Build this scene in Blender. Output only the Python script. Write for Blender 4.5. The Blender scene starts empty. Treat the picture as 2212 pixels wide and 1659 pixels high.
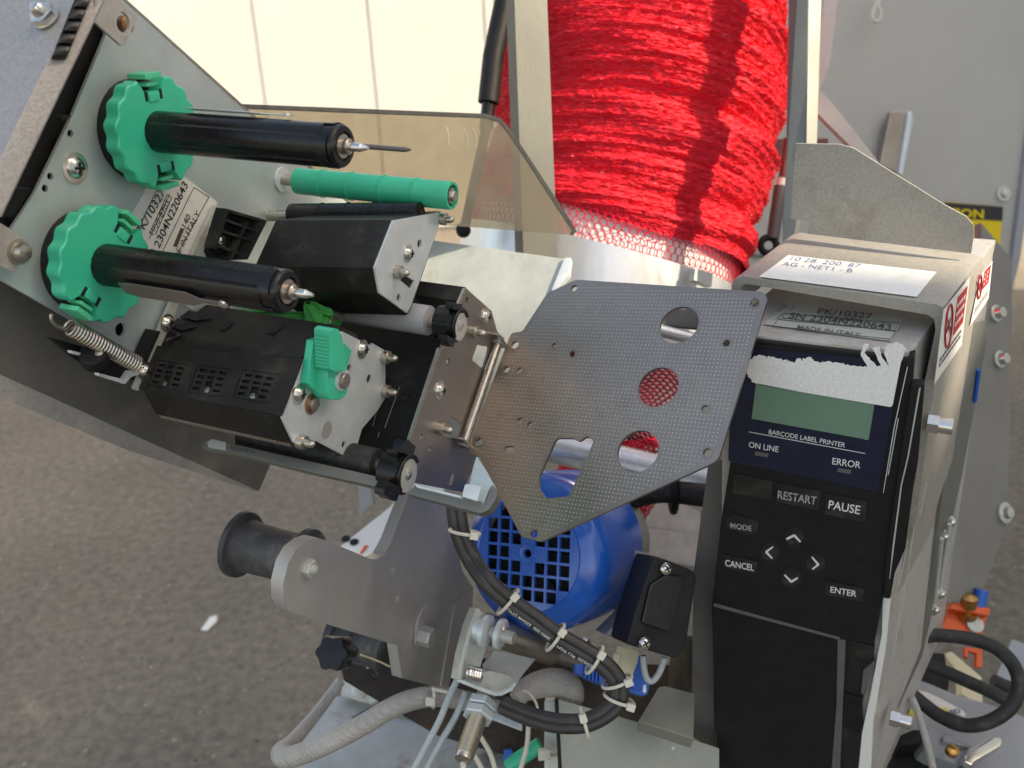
import bpy, bmesh, math, random
import numpy as np
from mathutils import Vector, Matrix
from mathutils.geometry import tessellate_polygon
random.seed(7); np.random.seed(7)
sc = bpy.context.scene

# ------------------------------------------------------------------ camera, world, sun, exposure
F = 2045.0; CX, CY = 1106.0, 829.5          # focal length and centre in units of a 2212 px wide picture
def nz(v):
    v = np.array(v, float); return v / np.linalg.norm(v)
DOWN = nz([250, 5000, 2045])                # world down as seen in camera axes (x right, y down, z forward)
UPc = -DOWN
FWD = np.array([0, 0, 1.0]); FWD = nz(FWD - UPc * (FWD @ UPc))
RGT = np.cross(FWD, UPc)
ROT = np.array([RGT, FWD, UPc])             # camera axes -> world axes
CAM = np.array([0, 0, 1.45])
def w_(p): return ROT @ np.asarray(p, float) + CAM
cam = bpy.data.cameras.new('camera'); cam_o = bpy.data.objects.new('camera', cam)
sc.collection.objects.link(cam_o); sc.camera = cam_o
r_, u_, b_ = ROT @ [1, 0, 0], ROT @ [0, -1, 0], ROT @ [0, 0, -1]
cam_o.matrix_world = Matrix(((r_[0], u_[0], b_[0], CAM[0]), (r_[1], u_[1], b_[1], CAM[1]), (r_[2], u_[2], b_[2], CAM[2]), (0, 0, 0, 1)))
cam.sensor_width = 36; cam.lens = 36 * F / 2212; cam.clip_start = .02; cam.clip_end = 400
cam.dof.use_dof = True; cam.dof.focus_distance = .66; cam.dof.aperture_fstop = 9

SUN_TO = nz([0.75, -0.25, 0.62])            # world direction towards the sun: right, behind the camera, high
world = bpy.data.worlds.new('World'); sc.world = world; world.use_nodes = True
nt = world.node_tree; bgn = nt.nodes['Background']
sky = nt.nodes.new('ShaderNodeTexSky'); sky.sky_type = 'NISHITA'; sky.sun_disc = False
sky.sun_elevation = math.asin(SUN_TO[2]); sky.sun_rotation = math.atan2(SUN_TO[0], SUN_TO[1])
sky.dust_density = 2.5; sky.air_density = 1.0; sky.ozone_density = 1.0
nt.links.new(sky.outputs[0], bgn.inputs[0]); bgn.inputs[1].default_value = .15
sun = bpy.data.lights.new('sun', 'SUN'); sun.energy = 2.6; sun.angle = math.radians(1.0); sun.color = (1, .985, .94)
sun_o = bpy.data.objects.new('sun', sun); sc.collection.objects.link(sun_o)
sun_o.rotation_euler = Vector(SUN_TO).to_track_quat('Z', 'Y').to_euler(); sun_o.location = (3, -2, 4)
sc.view_settings.view_transform = 'Standard'; sc.view_settings.look = 'None'
sc.view_settings.exposure = 1.38; sc.view_settings.gamma = 1.0
sc.view_settings.use_white_balance = True; sc.view_settings.white_balance_temperature = 8800; sc.view_settings.white_balance_tint = 10   # camera balanced for open shade

# ------------------------------------------------------------------ helpers (all geometry is computed in camera axes, metres)
K = 2212 / 3840
def zm(ox, oy, s): return lambda *p: [((ox + x / s) * K, (oy + y / s) * K) for x, y in p]
za = zm(0, 0, 2.212); zb = zm(0, 700, 2.212); zc = zm(800, 300, 2.212); zd = zm(500, 1000, 1.8433)
ze = zm(1650, 950, 1.4423); zg = zm(700, 1800, 1.5358); zh = zm(1500, 1800, 1.5358); zi = zm(2550, 900, 1.5085)
zj = zm(2550, 1780, 1.5085); zk = zm(2700, 0, 1.6588); zl = zm(1600, 0, 1.5079); zmm = zm(0, 1400, 1.1208)
n1 = zm(1480, 1040, 3.6867); n2 = zm(2080, 1040, 2.765); n3 = zm(1400, 1560, 3.6867); n4 = zm(1650, 2200, 3.6867)
n5 = zm(2150, 2200, 2.44); n6 = zm(3240, 2180, 2.37); q1 = zm(1050, 2250, 2.4578); q2 = zm(1300, 1750, 3.6867)
q3 = zm(2200, 1550, 3.0167); q4 = zm(950, 1020, 3.6867); q5 = zm(3380, 1000, 3.3174); q6 = zm(400, 950, 3.6867)

def ray(x, y): return np.array([(x - CX) / F, (y - CY) / F, 1.0])
def P(x, y, z): return ray(x, y) * z
def prj(p): return (CX + F * p[0] / p[2], CY + F * p[1] / p[2])

class Fr:                                    # a plane in space with its own axes; n looks at the camera
    def __init__(s, o, x, n):
        s.o = np.array(o, float); s.n = nz(n); s.x = nz(np.array(x, float) - s.n * (s.n @ x)); s.y = np.cross(s.n, s.x)
    def px(s, x, y, w=0):
        r = ray(x, y); o = s.o + s.n * w
        return r * ((o @ s.n) / (r @ s.n))
    def uv(s, x, y, w=0):
        d = s.px(x, y, w) - s.o; return np.array([d @ s.x, d @ s.y])
    def pt(s, u, v, w=0): return s.o + s.x * u + s.y * v + s.n * w
    def at(s, w): return Fr(s.o + s.n * w, s.x, s.n)

WL = {}
def link(o, parent):
    sc.collection.objects.link(o)
    if parent is not None: o.parent = parent
def thing(name, label, cat, base, group=None, kind=None):
    o = bpy.data.objects.new(name, None); link(o, None); o.empty_display_size = .02
    b = w_(base); o.location = b; WL[o.name] = b; tag(o, label, cat, group, kind); return o
def tag(o, label=None, cat=None, group=None, kind=None):
    if label: o['label'] = label
    if cat: o['category'] = cat
    if group: o['group'] = group
    if kind: o['kind'] = kind
    return o
def mk(name, verts, faces, mat, parent=None, bev=0, ang=35, flat=False, label=None, cam_space=True, bseg=2, recalc=True):
    V = np.asarray(verts, float)
    if cam_space: V = V @ ROT.T + CAM
    c = (V.min(0) + V.max(0)) / 2
    bm = bmesh.new(); vs = [bm.verts.new(p) for p in (V - c)]
    for f in faces:
        try: bm.faces.new([vs[i] for i in f])
        except ValueError: pass
    if recalc: bmesh.ops.recalc_face_normals(bm, faces=bm.faces)
    if bev:
        ed = [e for e in bm.edges if len(e.link_faces) == 2 and e.calc_face_angle(0) > .5]
        bmesh.ops.bevel(bm, geom=ed, offset=bev, segments=bseg, profile=.6, affect='EDGES', clamp_overlap=True)
    me = bpy.data.meshes.new(name); bm.to_mesh(me); bm.free()
    if not flat:
        me.polygons.foreach_set('use_smooth', [True] * len(me.polygons)); me.set_sharp_from_angle(angle=math.radians(ang))
    me.materials.append(mat)
    o = bpy.data.objects.new(name, me); link(o, parent)
    o.location = c - (WL[parent.name] if parent is not None else 0); WL[o.name] = c
    if bev:
        wn = o.modifiers.new('weighted_normals', 'WEIGHTED_NORMAL'); wn.keep_sharp = True; wn.weight = 100
    if label: o['label'] = label
    return o

def fillet(pts, r, n=5):
    out = []; N = len(pts); pts = [np.array(p, float) for p in pts]
    rr = r if isinstance(r, (list, tuple)) else [r] * N
    for i in range(N):
        p, a, b = pts[i], pts[i - 1], pts[(i + 1) % N]
        da, db = a - p, b - p; la, lb = np.linalg.norm(da), np.linalg.norm(db)
        if rr[i] <= 0 or la < 1e-7 or lb < 1e-7: out.append(p); continue
        da /= la; db /= lb; cs = np.clip(da @ db, -1, 1); th = math.acos(cs)
        if th > 3.0: out.append(p); continue
        t = min(rr[i] / math.tan(th / 2), la * .45, lb * .45)
        p0, p1 = p + da * t, p + db * t
        for k in range(n + 1):
            s = k / n; out.append((1 - s) ** 2 * p0 + 2 * s * (1 - s) * p + s * s * p1)
    return out
def circ(fr, x, y, r, n=20, ry=None, rot=0):
    c = fr.uv(x, y); ry = ry or r
    return [c + np.array([math.cos(rot) * r * math.cos(t) - math.sin(rot) * ry * math.sin(t), math.sin(rot) * r * math.cos(t) + math.cos(rot) * ry * math.sin(t)]) for t in np.linspace(0, 2 * math.pi, n, endpoint=False)]
def slab(name, fr, outline, th, mat, parent, holes=(), bev=0, rnd=0, vec=None, uv=False, w=0, label=None, ang=35):
    """plate cut to an outline (picture points laid on plane fr, or its own uv metres), front face on the plane, th thick"""
    f2 = fr.at(w) if w else fr
    pts = [np.array(p, float) for p in outline] if uv else [f2.uv(*p) for p in outline]
    if rnd: pts = fillet(pts, rnd)
    back = vec if vec is not None else -f2.n * th
    loops = [pts] + [list(h) for h in holes]
    if not holes:
        front = [f2.pt(*p) for p in pts]; N = len(front)
        V = front + [p + back for p in front]
        Fc = [list(range(N)), list(range(2 * N - 1, N - 1, -1))] + [[i, (i + 1) % N, N + (i + 1) % N, N + i] for i in range(N)]
        return mk(name, V, Fc, mat, parent, bev, ang, label=label)
    flat2 = [p for l in loops for p in l]; M = len(flat2)
    tri = tessellate_polygon([[Vector((p[0], p[1], 0)) for p in l] for l in loops])
    V = [f2.pt(*p) for p in flat2]; V = V + [p + back for p in V]
    Fc = [list(t) for t in tri] + [[M + t[2], M + t[1], M + t[0]] for t in tri]
    o = 0
    for l in loops:
        N = len(l)
        for i in range(N): Fc.append([o + i, o + (i + 1) % N, M + o + (i + 1) % N, M + o + i])
        o += N
    return mk(name, V, Fc, mat, parent, 0, ang, label=label)
def basis(ax):
    ax = nz(ax); t = np.array([0, 1.0, 0]) if abs(ax[1]) < .8 else np.array([1.0, 0, 0])
    x = nz(np.cross(ax, t)); return ax, x, np.cross(ax, x)
def lathe(name, o, ax, prof, mat, parent, seg=24, ang=35, label=None, phase=0, rfun=None, caps=True):
    ax, x, y = basis(ax); V = []; Fc = []; n = len(prof)
    for t, r in prof:
        for k in range(seg):
            th = 2 * math.pi * k / seg + phase; rr = r * (rfun(th) if rfun else 1)
            V.append(o + ax * t + x * rr * math.cos(th) + y * rr * math.sin(th))
    for i in range(n - 1):
        for k in range(seg): Fc.append([i * seg + k, i * seg + (k + 1) % seg, (i + 1) * seg + (k + 1) % seg, (i + 1) * seg + k])
    if caps: Fc.append(list(range(seg))); Fc.append(list(range((n - 1) * seg, n * seg)))
    return mk(name, V, Fc, mat, parent, 0, ang, label=label)
def spline(pts, k=8, closed=False):
    P_ = [np.array(p, float) for p in pts]; out = []; N = len(P_)
    rng = range(N) if closed else range(N - 1)
    for i in rng:
        p0 = P_[(i - 1) % N] if (closed or i > 0) else 2 * P_[0] - P_[1]
        p1, p2 = P_[i], P_[(i + 1) % N]
        p3 = P_[(i + 2) % N] if (closed or i + 2 < N) else 2 * P_[-1] - P_[-2]
        for j in range(k):
            t = j / k
            out.append(.5 * (2 * p1 + (p2 - p0) * t + (2 * p0 - 5 * p1 + 4 * p2 - p3) * t * t + (3 * p1 - p0 - 3 * p2 + p3) * t ** 3))
    if not closed: out.append(P_[-1])
    return out
def tube_mesh(pts, r, seg=8, closed=False):
    P_ = np.array(pts); N = len(P_); V = []; Fc = []
    T = np.gradient(P_, axis=0) if not closed else np.roll(P_, -1, 0) - np.roll(P_, 1, 0)
    T /= np.linalg.norm(T, axis=1)[:, None] + 1e-12
    _, x, _ = basis(T[0])
    for i in range(N):
        x = nz(x - T[i] * (T[i] @ x)); y = np.cross(T[i], x); ri = r[i] if hasattr(r, '__len__') else r
        for k in range(seg):
            a = 2 * math.pi * k / seg; V.append(P_[i] + ri * (x * math.cos(a) + y * math.sin(a)))
    M = N if closed else N - 1
    for i in range(M):
        j = (i + 1) % N
        for k in range(seg): Fc.append([i * seg + k, i * seg + (k + 1) % seg, j * seg + (k + 1) % seg, j * seg + k])
    if not closed: Fc += [list(range(seg)), list(range((N - 1) * seg, N * seg))]
    return V, Fc
def tube(name, pts, r, mat, parent, seg=10, k=8, closed=False, smooth=True, label=None):
    p = spline(pts, k, closed) if smooth and len(pts) > 2 else pts
    if hasattr(r, '__len__') and len(r) != len(p): r = np.interp(np.linspace(0, 1, len(p)), np.linspace(0, 1, len(r)), r)
    V, Fc = tube_mesh(p, r, seg, closed); return mk(name, V, Fc, mat, parent, 0, 50, label=label)
def box(name, o, ex, ey, ez, mat, parent, bev=0, label=None):
    V = [o + ex * a + ey * b + ez * c for a in (0, 1) for b in (0, 1) for c in (0, 1)]
    return mk(name, V, [[0, 1, 3, 2], [4, 6, 7, 5], [0, 4, 5, 1], [2, 3, 7, 6], [0, 2, 6, 4], [1, 5, 7, 3]], mat, parent, bev, label=label)
def text(name, fr, s, p0, p1, mat, parent, h=None, w=.0003, ex=.0001, bold=0, shear=0):
    """lettering printed on plane fr: baseline runs from picture point p0 to p1; h = cap height in picture px"""
    f2 = fr.at(w); a, b = f2.uv(*p0), f2.uv(*p1); L = np.linalg.norm(b - a); d = (b - a) / L
    nrm = np.array([-d[1], d[0]])
    cu = bpy.data.curves.new(name, 'FONT'); cu.body = s; cu.size = 1; cu.extrude = 0; cu.offset = bold; cu.shear = shear; cu.resolution_u = 3
    ob = bpy.data.objects.new(name, cu); sc.collection.objects.link(ob)
    bpy.context.view_layer.update()
    me = bpy.data.meshes.new_from_object(ob.evaluated_get(bpy.context.evaluated_depsgraph_get()))
    bpy.data.objects.remove(ob)
    co = np.array([v.co[:] for v in me.vertices]); polys = [list(p.vertices) for p in me.polygons]
    x0, x1 = co[:, 0].min(), co[:, 0].max(); sx = L / (x1 - x0)
    sy = sx if h is None else (np.linalg.norm(f2.px(p0[0], p0[1]) - f2.px(p0[0], p0[1] - h))) / .73
    # keep letters upright to the viewer
    up = f2.px(p0[0], p0[1]) ; t = f2.pt(*(a + nrm * .01)); 
    m_ = (np.array(prj(t)) - np.array(prj(up))); dd = np.array(p1) - np.array(p0)
    if dd[0] * m_[1] - dd[1] * m_[0] > 0: nrm = -nrm
    V = [f2.pt(*(a + d * (c[0] - x0) * sx + nrm * c[1] * sy)) for c in co]
    return mk(name, V, polys, mat, parent, 0, flat=True, recalc=False)

def bisect_along(p, ax, xt):
    lo, hi = -.5, 1.5
    for _ in range(60):
        m = (lo + hi) / 2
        if prj(p + ax * m)[0] < xt: lo = m
        else: hi = m
    return lo
# ------------------------------------------------------------------ materials
def lin(c): return tuple(((v / 255) / 12.92 if v / 255 <= .04045 else ((v / 255 + .055) / 1.055) ** 2.4) for v in c)
def mat(name, col, rough=.5, metal=0, var=.12, vs=40, bump=0, bs=300, spec=.5, rvar=.12, stain=None, ss=14, sthr=.55, samt=.6, aniso=None, coat=0, stretch=None, detail=6, braid=False):
    m = bpy.data.materials.new(name); m.use_nodes = True; t = m.node_tree; L = t.links.new; N = t.nodes.new
    b = t.nodes['Principled BSDF']; b.inputs['Metallic'].default_value = metal; b.inputs['Specular IOR Level'].default_value = spec
    if coat: b.inputs['Coat Weight'].default_value = coat; b.inputs['Coat Roughness'].default_value = .15
    co = N('ShaderNodeTexCoord'); src = co.outputs['Object']
    if stretch:
        mp = N('ShaderNodeMapping'); mp.inputs['Scale'].default_value = stretch; L(src, mp.inputs[0]); src = mp.outputs[0]
    n = N('ShaderNodeTexNoise'); n.inputs['Scale'].default_value = vs; n.inputs['Detail'].default_value = detail; n.inputs['Roughness'].default_value = .65
    L(src, n.inputs['Vector'])
    r = N('ShaderNodeValToRGB'); r.color_ramp.elements[0].position = .3; r.color_ramp.elements[1].position = .7
    c0 = [max(0, v * (1 - var)) for v in col] + [1]; c1 = [min(1, v * (1 + var)) for v in col] + [1]
    r.color_ramp.elements[0].color = c0; r.color_ramp.elements[1].color = c1; L(n.outputs['Fac'], r.inputs[0])
    out = r.outputs[0]
    if stain:
        n2_ = N('ShaderNodeTexNoise'); n2_.inputs['Scale'].default_value = ss; n2_.inputs['Detail'].default_value = 9; n2_.inputs['Roughness'].default_value = .7
        L(co.outputs['Object'], n2_.inputs['Vector'])
        mr = N('ShaderNodeMapRange'); mr.inputs['From Min'].default_value = sthr; mr.inputs['From Max'].default_value = sthr + .12; mr.inputs['To Max'].default_value = samt
        L(n2_.outputs['Fac'], mr.inputs['Value'])
        mx = N('ShaderNodeMix'); mx.data_type = 'RGBA'; L(mr.outputs[0], mx.inputs['Factor']); L(out, mx.inputs['A']); mx.inputs['B'].default_value = (*stain, 1); out = mx.outputs['Result']
    L(out, b.inputs['Base Color'])
    m2 = N('ShaderNodeMapRange'); m2.inputs['To Min'].default_value = max(.02, rough - rvar); m2.inputs['To Max'].default_value = min(1, rough + rvar)
    n3_ = N('ShaderNodeTexNoise'); n3_.inputs['Scale'].default_value = vs * 1.7; n3_.inputs['Detail'].default_value = 5; L(src, n3_.inputs['Vector'])
    L(n3_.outputs['Fac'], m2.inputs['Value']); L(m2.outputs[0], b.inputs['Roughness'])
    if bump:
        nb = N('ShaderNodeTexNoise'); nb.inputs['Scale'].default_value = bs; nb.inputs['Detail'].default_value = 4; L(src, nb.inputs['Vector'])
        bp = N('ShaderNodeBump'); bp.inputs['Strength'].default_value = bump; bp.inputs['Distance'].default_value = .001; L(nb.outputs['Fac'], bp.inputs['Height']); L(bp.outputs[0], b.inputs['Normal'])
    if braid:
        hs_ = []
        for rot in (.8, -.8):
            mp2 = N('ShaderNodeMapping'); mp2.inputs['Rotation'].default_value = (rot * .7, rot, rot); L(co.outputs['Object'], mp2.inputs[0])
            wv = N('ShaderNodeTexWave'); wv.inputs['Scale'].default_value = 150; wv.inputs['Distortion'].default_value = .6; L(mp2.outputs[0], wv.inputs['Vector']); hs_.append(wv)
        ad = N('ShaderNodeMath'); ad.operation = 'MULTIPLY'; L(hs_[0].outputs['Fac'], ad.inputs[0]); L(hs_[1].outputs['Fac'], ad.inputs[1])
        bp = N('ShaderNodeBump'); bp.inputs['Strength'].default_value = .6; bp.inputs['Distance'].default_value = .0012; L(ad.outputs[0], bp.inputs['Height']); L(bp.outputs[0], b.inputs['Normal'])
    return m
M = {}
M['galv'] = mat('galvanised_steel', (.52, .60, .61), .42, .35, .10, 22, .12, 500, stain=(.30, .27, .20), ss=30, sthr=.66, samt=.5)
M['galvlight'] = mat('zinc_plate', (.68, .74, .77), .40, .3, .10, 60, .1, 700, stain=(.32, .32, .32), ss=160, sthr=.62, samt=.5)
M['galvdirty'] = mat('dirty_zinc', (.55, .58, .54), .5, .35, .18, 18, .15, 400, stain=(.33, .28, .18), ss=22, sthr=.56, samt=.6)
M['steel'] = mat('stainless_steel', (.40, .338, .290), .33, .92, .22, 7, .05, 700, rvar=.16, stain=(.25, .215, .18), ss=14, sthr=.56, samt=.6)
M['steelw'] = mat('warm_brushed_steel', (.36, .32, .29), .36, .85, .12, 14, .08, 900, stretch=(1, 1, 1))
M['steeld'] = mat('dull_grey_steel', (.47, .455, .44), .45, .35, .12, 16, .12, 500, stain=(.42, .36, .28), ss=12, sthr=.63, samt=.3)
M['hood'] = mat('bead_blasted_steel', (.40, .375, .34), .5, .35, .16, 500, .35, 900, stain=(.28, .25, .20), ss=34, sthr=.54, samt=.5)
M['hoodside'] = mat('hood_side_steel', (.20, .195, .185), .4, .6, .12, 300, .2, 900)
M['chrome'] = mat('bright_plated_steel', (.72, .70, .66), .2, .95, .08, 80)
M['pin'] = mat('dull_pin_steel', (.50, .46, .40), .3, .9, .1, 200)
M['silver'] = mat('silver_paint', (.38, .365, .355), .42, .3, .18, 420, .35, 700)
M['silverw'] = mat('silver_grey_paint', (.50, .48, .46), .45, .25, .12, 300, .2, 700, stain=(.36, .31, .23), ss=30, sthr=.52, samt=.6)
M['inner'] = mat('dusty_shaded_paint', (.17, .16, .145), .6, .1, .2, 30, .2, 500, stain=(.28, .25, .20), ss=14, sthr=.55, samt=.6)  # silver paint darkened to stand in for the unlit cover inside, plus dust
M['black'] = mat('black_plastic', (.012, .0122, .013), .5, 0, .3, 60, .25, 1600, spec=.28)
M['blackdust'] = mat('dusty_black_plastic', (.019, .0185, .0175), .55, 0, .3, 25, .35, 1500, spec=.3, stain=(.065, .06, .052), ss=35, sthr=.52, samt=.55)
M['gloss'] = mat('glossy_black_plastic', (.009, .009, .010), .27, 0, .3, 60, .05, 400, spec=.4, stain=(.05, .047, .04), ss=60, sthr=.60, samt=.35)
M['dark'] = mat('matt_shade_black', (.008, .008, .008), .8, 0, .2, 60)  # near-black that carries the shade of slots, holes and gaps as colour
M['rubber'] = mat('black_rubber', (.02, .02, .021), .6, 0, .3, 60, .3, 900, stain=(.09, .085, .075), ss=60, sthr=.55, samt=.6)
M['cable'] = mat('cable_sheath', (.035, .034, .033), .42, 0, .25, 60, .1, 500, stain=(.12, .11, .09), ss=60, sthr=.62, samt=.5)
M['green'] = mat('green_plastic', (.005, .58, .36), .33, 0, .06, 30, .05, 400, stain=(.06, .33, .22), ss=45, sthr=.62, samt=.5)
M['greenclip'] = mat('light_green_plastic', (.05, .60, .34), .38, 0, .06, 30)
M['greenroll'] = mat('green_roller_plastic', (.006, .50, .30), .34, 0, .08, 40, .05, 400, stain=(.06, .19, .12), ss=90, sthr=.63, samt=.8)
M['leaf'] = mat('bright_green_plastic', (.05, .46, .10), .38, 0, .08, 40)
M['blue'] = mat('blue_motor_paint', (.001, .125, .60), .22, 0, .12, 30, .10, 120, stain=(.03, .12, .36), ss=45, sthr=.66, samt=.5, coat=.5)
M['bluep'] = mat('blue_plastic', (.006, .12, .55), .4, 0, .1, 60)
M['white'] = mat('white_paint', (.78, .77, .73), .45, 0, .04, 3, .05, 60)
M['cream'] = mat('cream_plastic', (.70, .62, .42), .5, 0, .08, 40)
M['paper'] = mat('white_paper', (.80, .79, .76), .7, 0, .05, 60, .1, 900, stain=(.55, .52, .48), ss=40, sthr=.6, samt=.5)
M['pulp'] = mat('torn_paper_backing', (.88, .87, .84), .95, 0, .10, 500, .5, 700)
M['tie'] = mat('white_nylon_tie', (.66, .63, .54), .4, 0, .08, 80, spec=.5)
M['print'] = mat('black_print', (.02, .02, .022), .5, 0, .1, 80)
M['printfade'] = mat('faded_black_print', (.09, .085, .08), .6, 0, .3, 300)
M['pwhite'] = mat('white_print', (.72, .73, .74), .5, 0, .1, 200)
M['pworn'] = mat('worn_white_print', (.36, .37, .38), .6, 0, .6, 500)
M['ink'] = mat('blue_ink', (.10, .14, .34), .6, 0, .3, 400)
M['redprint'] = mat('red_print', (.50, .02, .03), .5, 0, .1, 100)
M['yellow'] = mat('yellow_print', (.82, .58, .01), .5, 0, .06, 30)
M['orange'] = mat('orange_paint', (.78, .10, .02), .42, 0, .08, 30, .1, 200)
M['brass'] = mat('brass', (.55, .30, .10), .3, .9, .1, 80)
M['copper'] = mat('coppered_nut', (.42, .22, .12), .4, .8, .1, 80)
M['rust'] = mat('rusty_brown_steel', (.040, .030, .024), .65, .2, .45, 24, .5, 200, stain=(.085, .048, .028), ss=18, sthr=.5, samt=.7)
M['rustsheet'] = mat('stained_zinc_sheet', (.44, .46, .46), .55, .25, .16, 20, .25, 200, stain=(.24, .13, .085), ss=16, sthr=.56, samt=.7)
M['olive'] = mat('grey_green_plate', (.30, .31, .27), .42, .5, .16, 12, .1, 300)
M['hose'] = mat('grey_braided_hose', (.42, .405, .385), .5, 0, .10, 60, .1, 900, braid=True)
M['grey'] = mat('grey_paint', (.47, .45, .41), .5, 0, .05, 6, .05, 200, stain=(.22, .20, .18), ss=9, sthr=.70, samt=.6)
M['greyd'] = mat('grey_casing', (.125, .122, .12), .5, .1, .1, 60, .2, 900)
M['greym'] = mat('grey_machine_paint', (.33, .34, .36), .5, 0, .07, 20, .1, 300)
M['plug'] = mat('grey_connector_shell', (.32, .34, .36), .42, .2, .08, 50)
M['alu'] = mat('aluminium_band', (.70, .71, .73), .35, .7, .10, 9, .05, 200)
M['strip'] = mat('grey_galvanised_bar', (.19, .195, .18), .5, .4, .10, 14, .1, 300)
M['whiter'] = mat('translucent_roller', (.42, .43, .45), .35, 0, .06, 50)
M['roller'] = mat('grimy_roller', (.055, .057, .062), .55, 0, .5, 40, .4, 300, stain=(.16, .15, .12), ss=45, sthr=.53, samt=.8)
M['maroon'] = mat('maroon_paint', (.18, .05, .05), .5, 0, .1, 30)
M['frost'] = mat('pale_green_sheet', (.50, .55, .50), .3, 0, .06, 10)

def film(name, col, rough, trans):
    m = bpy.data.materials.new(name); m.use_nodes = True; b = m.node_tree.nodes['Principled BSDF']
    b.inputs['Base Color'].default_value = (*col, 1); b.inputs['Roughness'].default_value = rough; b.inputs['Transmission Weight'].default_value = trans; b.inputs['IOR'].default_value = 1.45
    return m
M['navy'] = mat('navy_display_film', (.013, .017, .042), .16, 0, .18, 70, .04, 300, spec=.5, rvar=.08)
M['lcd'] = mat('lcd_glass', (.155, .28, .20), .12, 0, .08, 12, 0, spec=.6, rvar=.04)

# smoked acrylic: see-through amber sheet with scuffs
m = bpy.data.materials.new('smoked_acrylic'); m.use_nodes = True; t = m.node_tree; L = t.links.new; N = t.nodes.new
for x in list(t.nodes): t.nodes.remove(x)
o_ = N('ShaderNodeOutputMaterial'); tr = N('ShaderNodeBsdfTransparent'); tr.inputs[0].default_value = (.76, .70, .58, 1)
gl = N('ShaderNodeBsdfGlossy'); gl.inputs['Roughness'].default_value = .12; df = N('ShaderNodeBsdfDiffuse'); df.inputs[0].default_value = (.26, .225, .165, 1)
fr_ = N('ShaderNodeFresnel'); fr_.inputs[0].default_value = 1.45
tc = N('ShaderNodeTexCoord'); no = N('ShaderNodeTexNoise'); no.inputs['Scale'].default_value = 30; no.inputs['Detail'].default_value = 8; L(tc.outputs['Object'], no.inputs['Vector'])
mr = N('ShaderNodeMapRange'); mr.inputs['From Min'].default_value = .35; mr.inputs['From Max'].default_value = .75; mr.inputs['To Min'].default_value = .26; mr.inputs['To Max'].default_value = .50; L(no.outputs['Fac'], mr.inputs['Value'])
m1 = N('ShaderNodeMixShader'); L(mr.outputs[0], m1.inputs[0]); L(tr.outputs[0], m1.inputs[1]); L(df.outputs[0], m1.inputs[2])
m2 = N('ShaderNodeMixShader'); L(fr_.outputs[0], m2.inputs[0]); L(m1.outputs[0], m2.inputs[1]); L(gl.outputs[0], m2.inputs[2]); L(m2.outputs[0], o_.inputs[0])
M['acrylic'] = m
M['acredge'] = mat('acrylic_cut_edge', (.045, .042, .036), .45, 0, .35, 120)

# net yarn: red, a little see-through, glinting fibres
m = mat('red_net_yarn', (.80, .009, .030), .6, 0, .24, 170, .9, 420, spec=.35, stretch=(1, 1, 2.6)); M['net'] = m
b = m.node_tree.nodes['Principled BSDF']; b.inputs['Sheen Weight'].default_value = .2; b.inputs['Sheen Tint'].default_value = (1, .3, .35, 1)
M['netline'] = mat('red_net_thread', (.70, .012, .05), .45, 0, .15, 60)

# asphalt
m = bpy.data.materials.new('asphalt'); m.use_nodes = True; t = m.node_tree; L = t.links.new; N = t.nodes.new; b = t.nodes['Principled BSDF']
tc = N('ShaderNodeTexCoord')
big = N('ShaderNodeTexNoise'); big.inputs['Scale'].default_value = 1.6; big.inputs['Detail'].default_value = 6; L(tc.outputs['Object'], big.inputs['Vector'])
fine = N('ShaderNodeTexNoise'); fine.inputs['Scale'].default_value = 38; fine.inputs['Detail'].default_value = 6; fine.inputs['Roughness'].default_value = .7; L(tc.outputs['Object'], fine.inputs['Vector'])
vo = N('ShaderNodeTexVoronoi'); vo.inputs['Scale'].default_value = 60; L(tc.outputs['Object'], vo.inputs['Vector'])
r1 = N('ShaderNodeValToRGB'); e = r1.color_ramp.elements; e[0].position = .28; e[0].color = (.110, .094, .077, 1); e[1].position = .72; e[1].color = (.275, .238, .196, 1); L(fine.outputs['Fac'], r1.inputs[0])
r2 = N('ShaderNodeValToRGB'); e = r2.color_ramp.elements; e[0].position = .35; e[0].color = (.82, .82, .82, 1); e[1].position = .7; e[1].color = (1.12, 1.1, 1.06, 1); L(big.outputs['Fac'], r2.inputs[0])
mu = N('ShaderNodeMix'); mu.data_type = 'RGBA'; mu.blend_type = 'MULTIPLY'; mu.inputs['Factor'].default_value = 1; L(r1.outputs[0], mu.inputs['A']); L(r2.outputs[0], mu.inputs['B'])
sep = N('ShaderNodeSeparateColor'); L(vo.outputs['Color'], sep.inputs[0])
st = N('ShaderNodeMath'); st.operation = 'GREATER_THAN'; st.inputs[1].default_value = .86; L(sep.outputs[0], st.inputs[0])
sd = N('ShaderNodeMath'); sd.operation = 'LESS_THAN'; sd.inputs[1].default_value = .30; L(vo.outputs['Distance'], sd.inputs[0])
sm = N('ShaderNodeMath'); sm.operation = 'MULTIPLY'; L(st.outputs[0], sm.inputs[0]); L(sd.outputs[0], sm.inputs[1])
cr = N('ShaderNodeValToRGB'); e = cr.color_ramp.elements; e[0].color = (.055, .050, .045, 1); e[1].color = (.36, .32, .26, 1); L(sep.outputs[1], cr.inputs[0])
mx = N('ShaderNodeMix'); mx.data_type = 'RGBA'; L(sm.outputs[0], mx.inputs['Factor']); L(mu.outputs['Result'], mx.inputs['A']); L(cr.outputs[0], mx.inputs['B']); L(mx.outputs['Result'], b.inputs['Base Color'])
b.inputs['Roughness'].default_value = .9
bp = N('ShaderNodeBump'); bp.inputs['Strength'].default_value = .5; bp.inputs['Distance'].default_value = .006; L(fine.outputs['Fac'], bp.inputs['Height']); L(bp.outputs[0], b.inputs['Normal'])
M['asphalt'] = m
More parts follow.
